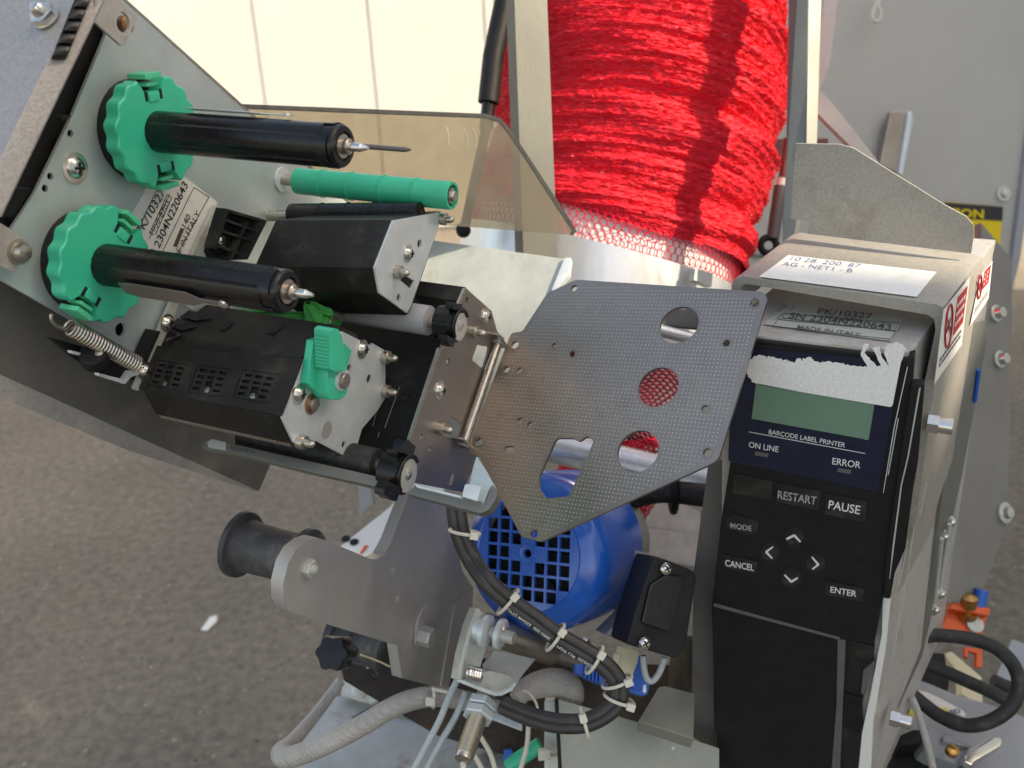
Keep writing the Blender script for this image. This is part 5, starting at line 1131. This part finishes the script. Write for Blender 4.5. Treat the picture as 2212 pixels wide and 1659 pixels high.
# ------------------------------------------------------------------ proximity sensor on its strap
ps = thing('proximity_sensor', 'threaded steel proximity sensor with two hex nuts on a strap', 'sensor', P(*q1((1680, 1480))[0], .74))
s0, s1 = P(*q1((1900, 860))[0], .76), P(*q1((1700, 1430))[0], .72)
d = nz(s1 - s0); Ls = np.linalg.norm(s1 - s0); pr = []; nn = 44
for k in range(nn): pr += [(Ls * k / nn, .0069), (Ls * (k + .5) / nn, .0076)]
lathe('threaded_body', s0, d, pr + [(Ls, .0066), (Ls + .004, .0066), (Ls + .0045, .003), (Ls + .005, .0001)], M['pin'], ps, 24, ang=70)
for t in (.14, .29): lathe('hex_nut', s0 + d * Ls * t, d, [(0, .0118), (.001, .0128), (.006, .0128), (.007, .0118), (.007, .007)], M['galvlight'], ps, 6, ang=20)
tube('sensor_cable', [s1, P(*q1((1690, 1500))[0], .72), P(*q1((1695, 1600))[0], .72)], .0024, M['tie'], ps, 8)
fst = Fr(P(*q1((1850, 1030))[0], .75), A, nz(A * .2 - VV - DOWN * .9))
slab('strap', fst, q1((1745, 985), (1830, 990), (1960, 1030), (2230, 1120), (2230, 1200), (1950, 1095), (1760, 1040)), .003, M['galvlight'], ps, bev=.0008)
# ------------------------------------------------------------------ shafts and braided sleeve
shf = thing('drive_shaft', 'stepped steel drive shaft running under the blue motor', 'shaft', P(1150, 1420, .80))
s0, s1, s2 = P(*n4((600, 560))[0], .80), P(*n4((1590, 900))[0], .82), P(*n4((2050, 1060))[0], .83)
d = nz(s1 - s0)
lathe('shaft_sleeve', s0, d, [(0, .0125), (np.linalg.norm(s1 - s0) - .002, .0125), (np.linalg.norm(s1 - s0), .0112), (np.linalg.norm(s1 - s0), .0001)], M['steel'], shf, 32)
lathe('shaft_core', s1, nz(s2 - s1), [(-.002, .0085), (np.linalg.norm(s2 - s1), .0085)], M['steelw'], shf, 28)
slv = [P(*n4(p)[0], .80 + i * .004) for i, p in enumerate(((1060, 1560), (1150, 1450), (1320, 1370), (1500, 1330), (1680, 1340), (1800, 1420), (1830, 1560)))]
o = thing('braided_sleeve', 'light grey braided cable sleeve arching behind the cable loop', 'sleeve', P(*n4((1500, 1600))[0], .8))
tube('sleeve', slv, [.0075, .009, .011, .0122, .0122, .0115, .0105], M['hose'], o, 20)
for k in range(3): tube('fold_ridge', [p + np.array([0, -.004 + .004 * k, -.0085 + .0008 * k * k]) for p in slv[1:-1]], .0009, M['hose'], o, 6)
tube('sleeve_tie', [P(*n4(p)[0], .785) for p in ((1150, 1430), (1240, 1480), (1320, 1590), (1350, 1680))], .0012, M['tie'], o, 6)
# ------------------------------------------------------------------ blue motor
mc = P(1140, 1196, .80); mb = nz([.50, .06, .86]); 
FMo = Fr(mc, np.array([1, .03, 0]), -mb)
mo = thing('electric_motor', 'glossy blue electric motor with square-hole fan cover grille', 'motor', P(1180, 1370, .84))
Rg = .0485
holes = []
pit2 = .0116
for iu in range(-4, 5):
    for iv in range(-4, 5):
        u, v = iu * pit2, iv * pit2 + (.0 if iu % 2 == 0 else .0)
        if math.hypot(u, v) < .013 or math.hypot(abs(u) + .0040, abs(v) + .0040) > Rg - .0005: continue
        hw = .0047
        holes.append([np.array((u + a, v + b)) for a, b in ((-hw, -hw), (hw, -hw), (hw, hw), (-hw, hw))])
holes.append([np.array((.0036 * math.cos(t), .0036 * math.sin(t))) for t in np.linspace(0, 6.283, 16, endpoint=False)])
gt = slab('grille', FMo, [(Rg * math.cos(t), Rg * math.sin(t)) for t in np.linspace(0, 6.283, 64, endpoint=False)], .003, M['blue'], mo, holes=holes, uv=True)
lathe('hub_ring', mc, -mb, [(-.001, .0085), (.0008, .0084), (.0012, .0076), (.0006, .005), (-.001, .0042)], M['blue'], gt, 28, caps=False)
lathe('fan_shade_disc', mc + mb * .012, mb, [(0, .047), (.001, .047)], M['dark'], mo, 40)  # black disc painting the shadow behind the grille
for k in range(7):
    t = k * 2 * math.pi / 7; e = FMo.x * math.cos(t) + FMo.y * math.sin(t)
    box('fan_blade', mc + mb * .006 + e * .008, e * .034, np.cross(e, mb) * .0012, mb * .02, M['black'], mo)
lathe('fan_cover', mc, mb, [(.003, Rg - .001), (-.0002, Rg), (-.0012, Rg + .0015), (.0002, Rg + .004), (.006, Rg + .0145), (.012, Rg + .0185), (.022, Rg + .0205), (.085, Rg + .0208), (.086, Rg + .0195), (.086, Rg + .010), (.03, Rg + .010), (.012, Rg + .004)], M['blue'], mo, 72, ang=30, caps=False)
lathe('motor_body', mc + mb * .08, mb, [(0, .050), (.07, .050), (.072, .045), (.072, .0001)], M['steeld'], mo, 60)
for x, y in ((1065, 938), (1210, 262)): lathe('cover_screw', P(*zh((x, y))[0], .83), nz([0, -.3, -1]), [(0, .005), (.003, .0045), (.004, .0001)], M['chrome'], mo, 14)
fj = Fr(P(1430, 1300, .735), nz([1, .25, .25]), nz([.22, -.12, -1]))
slab('cast_flank', fj.at(-.085), zh((1290, 390), (1450, 425), (1400, 650), (1320, 940), (1180, 890), (1290, 780), (1345, 620)), .03, M['steeld'], mo, bev=.002)
jb = slab('terminal_box', fj, zh((1455, 432), (1545, 462), (1690, 520), (1712, 560), (1650, 960), (1590, 1030), (1300, 945), (1340, 780)), .04, M['black'], mo, bev=.003)
slab('box_lid', fj.at(.004), zh((1462, 440), (1540, 470), (1440, 800), (1400, 960), (1306, 935), (1350, 770)), .006, M['black'], jb, bev=.002)
slab('lid_recess', fj.at(.007), zh((1530, 545), (1640, 560), (1600, 720), (1560, 880), (1390, 820), (1440, 600)), .008, M['gloss'], jb, bev=.002)
for p in ((1530, 510), (1405, 940)): pan(fj.at(.006), *zh(p)[0], .0048, jb, washer=False)
tg = lathe('rear_bearing', P(*n5((960, 780))[0], .86), nz([1, .15, .1]), [(0, .030), (.002, .033), (.05, .033)], M['rust'], mo, 30)
# terminal strip and its pieces
ts = thing('terminal_strip', 'blue and cream wire terminal strip under the black box', 'terminal block', P(*n5((500, 980))[0], .78))
ft_ = Fr(P(*n5((450, 800))[0], .78), nz([1, .3, 0]), nz([.1, -.4, -1]))
slab('blue_carrier', ft_, n5((10, 700), (150, 720), (330, 790), (510, 870), (660, 850), (700, 900), (680, 985), (640, 1000), (480, 950), (250, 880), (20, 790)), .012, M['bluep'], ts, bev=.001)
slab('blue_carrier', ft_.at(.004), n5((570, 620), (640, 640), (650, 820), (640, 940), (545, 940), (540, 800)), .012, M['bluep'], ts, bev=.001)
slab('cream_block', ft_.at(.014), n5((405, 540), (605, 590), (590, 690), (525, 862), (470, 850), (360, 715)), .016, M['cream'], ts, bev=.001)
slab('cream_block', ft_.at(.016), n5((372, 600), (440, 620), (410, 730), (358, 715)), .010, M['cream'], ts, bev=.001)
for k in range(5): slab('terminal', ft_.at(.006), n5((110 + k * 32, 690 + k * 14), (132 + k * 32, 695 + k * 14), (125 + k * 32, 840 + k * 14), (103 + k * 32, 830 + k * 14)), .012, M['bluep'], ts, bev=.0008)
tube('jumper_loop', [P(*n5(p)[0], .75) for p in ((640, 630), (650, 760), (680, 850), (730, 860), (790, 780), (835, 650))], .0026, M['airtube'], ts, 8)
slab('ring_terminal', ft_.at(.016), n5((640, 900), (665, 895), (668, 960), (650, 975), (635, 955)), .001, M['galvlight'], ts)
tube('green_hose', [P(*q1(p)[0], .86) for p in ((2100, 1540), (2180, 1480), (2300, 1400), (2400, 1330))], .007, M['greenroll'], ts, 12)
slab('blue_clip', Fr(P(1370 * 0 + 1110, 1580, .9), [1, 0, 0], [0, -.3, -1]), q1((2060, 1380), (2130, 1370), (2180, 1470), (2120, 1500), (2060, 1480)), .01, M['bluep'], ts, bev=.001)
tube('white_wire_loop', [P(*zh(p)[0], .82) for p in ((740, 1410), (735, 1500), (720, 1580), (690, 1680))], .0022, M['tie'], ts, 8)
# ------------------------------------------------------------------ plates in the foreground bottom
ff_ = Fr(P(1350, 1600, .80), nz([1, .28, -.2]), nz([.15, -.30, -1]))
fp_ = thing('front_cover_plate', 'grey green steel cover plate at the bottom centre', 'plate', P(1400, 1680, .8))
slab('plate', ff_, zh((900, 1258), (1365, 1392), (1840, 1545), (1840, 1800), (930, 1800), (905, 1400)), .003, M['olive'], fp_, bev=.0008)
slab('plate_edge', ff_.at(.001), zh((898, 1258), (912, 1262), (940, 1800), (925, 1800)), .006, M['dark'], fp_)
lathe('plate_screw', ff_.px(*n5((912, 1475))[0]), ff_.n, [(0, .0016), (.0006, .0014), (.0008, .0001)], M['galvdirty'], fp_, 12)
pp = thing('support_post', 'narrow tan steel post with a white cable tie', 'post', P(1190, 1680, .84))
fpo = Fr(P(1190, 1580, .84), [1, 0, 0], [-.1, -.1, -1])
slab('post_face', fpo, zh((830, 1270), (895, 1265), (930, 1800), (830, 1800)), .02, M['galvdirty'], pp, bev=.002)
tube('zip_tie', [P(*zh((885 + 52 * math.cos(t), 1562 + 22 * math.sin(t)))[0], .836 - .012 * math.sin(t)) for t in np.linspace(0, 6.28, 12, endpoint=False)], .0016, M['tie'], pp, 6, 3, closed=True)
box('tie_head', P(*zh((795, 1545))[0], .825), np.array([.011, -.001, 0]), np.array([0, .009, 0]), np.array([0, 0, -.006]), M['tie'], pp, bev=.0008)
sb_ = thing('spacer_block', 'zinc spacer block with dark stains beside the control unit', 'block', P(1480, 1500, .80))
fsb = Fr(P(1470, 1440, .80), nz([1, .28, -.2]), nz([.1, -1.2, -.8]))
slab('block_top', fsb, zh((1372, 1388), (1490, 1190), (1530, 1185), (1700, 1230), (1690, 1492)), .012, M['olive'], sb_, bev=.0012)
# ------------------------------------------------------------------ cable bundle
cb = thing('cable_bundle', 'black signal cables tied with white zip ties in a loop', 'cable', P(1200, 1560, .68))
main = [(320, 120, .70), (330, 220, .70), (352, 320, .70), (410, 450, .70), (500, 580, .69), (620, 690, .69), (760, 790, .69), (900, 895, .69), (1030, 970, .69), (1140, 1040, .69), (1220, 1110, .69), (1262, 1190, .69), (1255, 1270, .69), (1190, 1340, .69), (1080, 1395, .69), (950, 1405, .69), (820, 1385, .70), (700, 1345, .72), (600, 1300, .74)]
for off, dz, r in (((-24, 14), 0, .0044), ((22, -14), .001, .0048), ((2, 22), .006, .0040), ((-8, -8), .010, .0042)):
    pts = []
    for i, (x, y, z) in enumerate(main):
        dx, dy = (main[min(i + 1, len(main) - 1)][0] - main[max(i - 1, 0)][0], main[min(i + 1, len(main) - 1)][1] - main[max(i - 1, 0)][1]); l_ = math.hypot(dx, dy)
        s = off[0] * .95; t_ = off[1] * .3
        pts.append(P(*zh((x - dy / l_ * s + dx / l_ * t_, y + dx / l_ * s + dy / l_ * t_))[0], z + dz))
    tube('cable', pts, r, M['cable'], cb, 12, 6)
FCb = Fr(P(*zh((760, 800))[0], .6838), [1, .6, 0], [0, 0, -1])
for s, a_, b_3 in (('2003-200  22S449 STYLE', (612, 730), (868, 912)), ('RGM', (910, 950), (960, 985)), ('RU', (975, 990), (1010, 1015)), ('E242293', (1030, 1020), (1108, 1068))):
    text('lettering', FCb, s, zh(b_3)[0], zh(a_)[0], M['pwhite'], cb, h=6, w=.0002)
for (x, y), ang, sd in (((372, 300), -.15, 1), ((622, 700), .85, 1), ((895, 905), .95, 1), ((1120, 1035), 1.0, 1), ((1250, 1160), .35, 1), ((1262, 1262), -.3, 1), ((1065, 1400), -1.3, -1)):
    c = P(*zh((x, y))[0], .6935); ca, sa_ = math.cos(ang), -math.sin(ang)
    e = np.array([ca, sa_, 0]); f_ = np.array([-sa_, ca, 0])
    band = tube('zip_tie', [c + e * .0112 * math.cos(t) + np.array([0, 0, 1]) * .0112 * math.sin(t) for t in np.linspace(0, 6.283, 16, endpoint=False)], .0013, M['tie'], cb, 6, 2, closed=True)
    box('tie_head', c + e * .0045 * sd - f_ * .0026 + np.array([0, 0, -.0128]), e * .0062 * sd, f_ * .0054, np.array([0, 0, .0048]), M['tie'], band, bev=.0007)
# ------------------------------------------------------------------ white beam and grey post seen past the arm
wbm = thing('white_beam', 'sunlit white sheet metal beam behind the roller arm', 'beam', P(800, 1200, 1.25))
fwb = Fr(P(820, 1150, 1.25), nz([1, -.5, .6]), nz(UPn + np.array([0, 0, -.35])))
slab('beam_top', fwb, [(690, 1222), (735, 1178), (840, 1095), (880, 1050), (960, 1010), (960, 1120), (900, 1240), (760, 1250)], .02, M['white'], wbm, bev=.004)
for p in ((-10, 1000), (105, 1045)): lathe('hole', fwb.px(*q2(p)[0]), fwb.n, [(0, .006), (.0008, .006), (.0009, .0001)], M['dark'], wbm, 14)  # black discs paint the shade in the beam holes
slab('red_mark', fwb.at(.001), q2((180, 1190), (250, 1085), (300, 1090), (215, 1205)), .0005, M['orange'], wbm)
slab('yellow_label', fwb.at(.001), q2((330, 1215), (450, 1165), (520, 1150), (420, 1250)), .0005, M['yellow'], wbm)
tag(slab('grey_post', Fr(P(810, 1100, 1.5), [1, 0, 0], [0, 0, -1]), q2((160, 150), (330, 230), (370, 520), (180, 700)), .03, M['greym'], None, bev=.002), 'plain grey post far behind the platen roller', 'post')
# pipe, dark pad and white stone blocks seen right of the dimpled plate
pz = 1.0
pi_ = thing('horizontal_pipe', 'smooth grey pipe with black hose strapped below it', 'pipe', P(1400, 1060, pz))
tube('pipe', [P(1180, 960, .93), P(1560, 1052, .90)], .0165, M['alu'], pi_, 20, smooth=False)
tube('black_hose', [P(1250, 1050, .95), P(1330, 1080, .92), P(1430, 1062, .90), P(1560, 1075, .88)], .011, M['rubber'], pi_, 14)
tube('strap', [P(1455 + 4 * math.sin(t), 1058 + 46 * math.cos(t), .905 - .022 * math.sin(t)) for t in np.linspace(0, 6.283, 14, endpoint=False)], .004, M['black'], pi_, 8, 2, closed=True)
wp = thing('pale_support', 'pale speckled block beside the hanging net tail', 'block', P(1460, 1200, 1.1))
fwp = Fr(P(1450, 1130, 1.1), nz([1, .1, 0]), nz([0, -.5, -1]))
M['stone'] = mat('speckled_white_board', (.42, .41, .40), .7, 0, .2, 60, .2, 200)
slab('speckled_face', fwp, q3((780, 1000), (1060, 1000), (1290, 1110), (1290, 1370), (640, 1290)), .03, M['stone'], wp, bev=.002)
slab('cream_face', fwp.at(.006), q3((640, 1285), (1290, 1362), (1290, 1750), (700, 1640), (520, 1480)), .03, M['stone'], wp, bev=.002)
tag(slab('dark_pad', Fr(P(1465, 690, .80), [1, .1, 0], [0, -.1, -1]), [(1405, 640), (1530, 652), (1530, 712), (1405, 700)], .01, M['greyd'], None, bev=.002), 'dark grey pad seen through the upper round hole', 'pad')
tag(tube('guide_rod', [P(1405, 708, .80), P(1535, 742, .80)], .0055, M['alu'], None, 14, smooth=False), 'bright round rod seen through the upper round hole', 'rod')
# ------------------------------------------------------------------ machine parts right of the hood
FSd = Fr(P(2080, 1000, .86), nz([.5, -.2, .75]), FHs.n)
rs2 = thing('side_frame', 'pale steel frame flange with screws behind the hood side', 'frame', FSd.px(1990, 1420))
slab('flange', FSd, [(2128, 690), (2132, 740), (2079, 1025), (2003, 1372), (1960, 1560), (1925, 1560), (1990, 1400), (2042, 1025), (2067, 864), (2092, 700)], .004, M['strip'], rs2, bev=.001)
for p in ((1525, 265), (1487, 345), (1470, 670), (1437, 760)): lathe('flange_screw', FSd.px(*zj(p)[0]), nz(FSd.n + np.array([0, 0, -.6])), [(0, .0062), (.0012, .006), (.0015, .0042), (.004, .0036), (.0055, .0018), (.0056, .0001)], M['chrome'], rs2, 14)
for a_, b_3 in (((1525, 280), (1470, 640)), ((1482, 360), (1445, 700))): tube('slide_rod', [FSd.px(*zj(a_)[0], .004), FSd.px(*zj(b_3)[0], .004)], .002, M['galvdirty'], rs2, 8, smooth=False)
FS2 = Fr(P(2130, 900, 1.05), nz([.5, -.2, .75]), nz([.55, -.15, -1]))
M['taupe'] = mat('taupe_side_panel', (.22, .21, .195), .5, .2, .15, 8, .1, 300)
sp2 = slab('side_panel', FS2, [(2120, 480), (2188, 560), (2184, 900), (2176, 1140), (2118, 1290), (2010, 1310), (2075, 1025), (2125, 700)], .01, M['taupe'], rs2, bev=.002)
for p in ((1150, 585), (1195, 1155)): lathe('panel_bolt', FS2.px(*q5(p)[0]), FS2.n, [(0, .010), (.004, .010), (.005, .007), (.012, .006), (.013, .0001)], M['chrome'], sp2, 12)
lathe('panel_bolt', FS2.px(*zj((1825, 215))[0]), FS2.n, [(0, .012), (.004, .012), (.005, .007), (.010, .006), (.011, .0001)], M['chrome'], sp2, 12)
(tube('blue_tape', [FSd.px(*q5(p)[0], .002) for p in ((965, 1285), (945, 1450), (915, 1680))], .0018, M['bluep'], rs2, 8))
# orange bracket with fittings
fo = Fr(P(*n6((950, 320))[0], 1.0), nz([1, .15, 0]), nz([.1, -.55, -1]))
ob = thing('orange_bracket', 'bright orange sheet bracket with brass fitting on top', 'bracket', P(*n6((950, 620))[0], 1.0))
slab('top_plate', fo, n6((765, 240), (790, 200), (1110, 262), (1090, 320), (1055, 470), (690, 425)), .006, M['orange'], ob, bev=.001)
slab('rear_lip', fo.at(.012), n6((780, 182), (1128, 240), (1112, 305), (770, 245)), .012, M['orange'], ob, bev=.001)
slab('front_leg', fo.at(-.01), n6((900, 580), (1055, 600), (1055, 760), (1000, 770), (1000, 640), (930, 620), (930, 690), (895, 660)), .006, M['orange'], ob, bev=.001)
slab('left_leg', fo.at(-.008), n6((600, 420), (700, 180), (730, 180), (680, 430)), .006, M['orange'], ob, bev=.001)
lathe('brass_fitting', fo.px(*n6((912, 310))[0]), UPn, [(0, .010), (.005, .010), (.006, .006), (.012, .006), (.013, .0085), (.024, .0085), (.025, .006), (.027, .0001)], M['brass'], ob, 16)
lathe('white_plug', fo.px(*n6((975, 385))[0]), nz(fo.n), [(0, .009), (.004, .009), (.005, .004), (.003, .0001)], M['galvdirty'], ob, 20)
tag(tube('blue_pen', [P(*n6((1015, 220))[0], 1.0), P(*n6((1045, 75))[0], 1.0)], .007, M['bluep'], None, 10, smooth=False), 'upright blue rod behind the orange bracket', 'rod')
# lower bed plate
fbp = Fr(P(*n6((1000, 1250))[0], 1.0), nz([1, .2, -.1]), UPn)
bp_ = thing('bed_plate', 'grey painted machine bed plate at the lower right', 'bed', P(*n6((1000, 1659))[0], 1.0))
slab('plate', fbp, n6((440, 860), (560, 900), (800, 1000), (1240, 1130), (1480, 1230), (1500, 1900), (250, 1900), (300, 1400)), .01, M['greym'], bp_, bev=.001)
slab('gap_shade', fbp.at(.002), n6((200, 1640), (330, 1440), (700, 1560), (1000, 1680), (1000, 1800), (200, 1800)), .001, M['dark'], bp_)  # black patch painting a shadow gap on the bed
wpn = slab('notice', fbp.at(.003), n6((458, 962), (560, 985), (720, 1060), (880, 1150), (905, 1178), (895, 1205), (640, 1112), (455, 1000)), .0008, M['paper'], bp_)
slab('yellow_triangle', fbp.at(.004), n6((655, 1125), (740, 1125), (735, 1165)), .0004, M['yellow'], wpn)
text('lettering', fbp.at(.004), 'SO', n6((790, 1180))[0], n6((868, 1160))[0], M['print'], wpn, bold=.02)
slab('yellow_tag', fbp.at(.01), n6((385, 1130), (440, 1150), (440, 1200), (375, 1200)), .003, M['yellow'], bp_)
pb = slab('pale_board', Fr(P(*n6((1320, 750))[0], 1.3), nz([1, .2, 0]), nz(UPn + np.array([.0, 0, -.3]))), n6((1315, 510), (1480, 565), (1480, 1000), (1155, 890), (1240, 690)), .02, M['greym'], None, bev=.002); tag(pb, 'light grey board edge inside the black cable loop', 'board')
wdn = slab('wooden_slat', Fr(P(*n6((900, 760))[0], 1.12), nz([1, .3, 0]), nz([.1, -.5, -1])), n6((720, 640), (780, 620), (1050, 850), (1060, 1080), (980, 1080), (870, 1000), (870, 850), (740, 690)), .015, M['cream'], None, bev=.002); tag(wdn, 'cream slat crossing behind the black cable loop', 'slat')
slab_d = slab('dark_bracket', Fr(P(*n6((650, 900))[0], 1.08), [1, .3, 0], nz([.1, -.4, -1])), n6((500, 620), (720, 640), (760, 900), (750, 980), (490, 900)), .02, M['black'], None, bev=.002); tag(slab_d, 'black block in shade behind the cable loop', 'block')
# cable loop
cl = thing('cable_loop', 'thick black rubber cable curled into a loop at lower right', 'cable', P(*n6((1000, 1340))[0], .92))
lp = [(430, 1010), (520, 500), (620, 480), (800, 490), (980, 520), (1170, 590), (1310, 720), (1375, 880), (1340, 1060), (1220, 1190), (1040, 1270), (860, 1275), (680, 1200), (540, 1100), (420, 1000)]
tube('cable', [P(*n6(p)[0], .92 + .02 * math.sin(i * .6)) for i, p in enumerate(lp[1:])], .0068, M['rubber'], cl, 16)
tube('cable', [P(*n6(p)[0], .96) for p in ((430, 690), (560, 740), (740, 810), (920, 890), (1120, 980), (1300, 1080))], .0066, M['rubber'], cl, 16)
tube('cable', [P(*n6(p)[0], 1.0) for p in ((1150, 880), (1260, 930), (1420, 990))], .0068, M['rubber'], cl, 14)
tag(tube('grey_cable', [P(*n6(p)[0], .88) for p in ((420, 1030), (470, 1140), (520, 1300), (570, 1480), (625, 1720))], .0034, M['hose'], None, 12), 'thin grey cable hanging in front of the connector', 'cable')
# rectangular connector
co_ = thing('cable_connector', 'grey rectangular industrial connector with chrome locking lever', 'connector', P(*n6((800, 1640))[0], .94))
fcn = Fr(P(*n6((800, 1480))[0], .94), nz([1, .25, -.1]), nz([.1, -.75, -.7]))
slab('shell', fcn, n6((520, 1290), (560, 1250), (760, 1350), (960, 1450), (930, 1560), (860, 1640), (620, 1550), (540, 1480)), .03, M['plug'], co_, bev=.004)
slab('shell_step', fcn.at(.006), n6((700, 1370), (760, 1350), (960, 1450), (940, 1480), (700, 1420)), .02, M['plug'], co_, bev=.003)
slab('cable_entry', fcn.at(-.004), n6((300, 1370), (430, 1310), (520, 1310), (530, 1440), (340, 1460)), .03, M['black'], co_, bev=.004)
slab('locking_lever', fcn.at(.014), n6((900, 1520), (1150, 1385), (1215, 1385), (1235, 1420), (1215, 1465), (985, 1600), (960, 1640), (890, 1600)), .016, M['chrome'], co_, bev=.003)
slab('lever_bar', fcn.at(.02), n6((920, 1490), (1140, 1350), (1180, 1350), (950, 1510)), .006, M['plug'], co_, bev=.002)
lathe('lever_pivot', fcn.at(.015).px(*n6((770, 1520))[0]), fcn.n, [(0, .006), (.006, .006), (.007, .004), (.0072, .0001)], M['brass'], co_, 14)
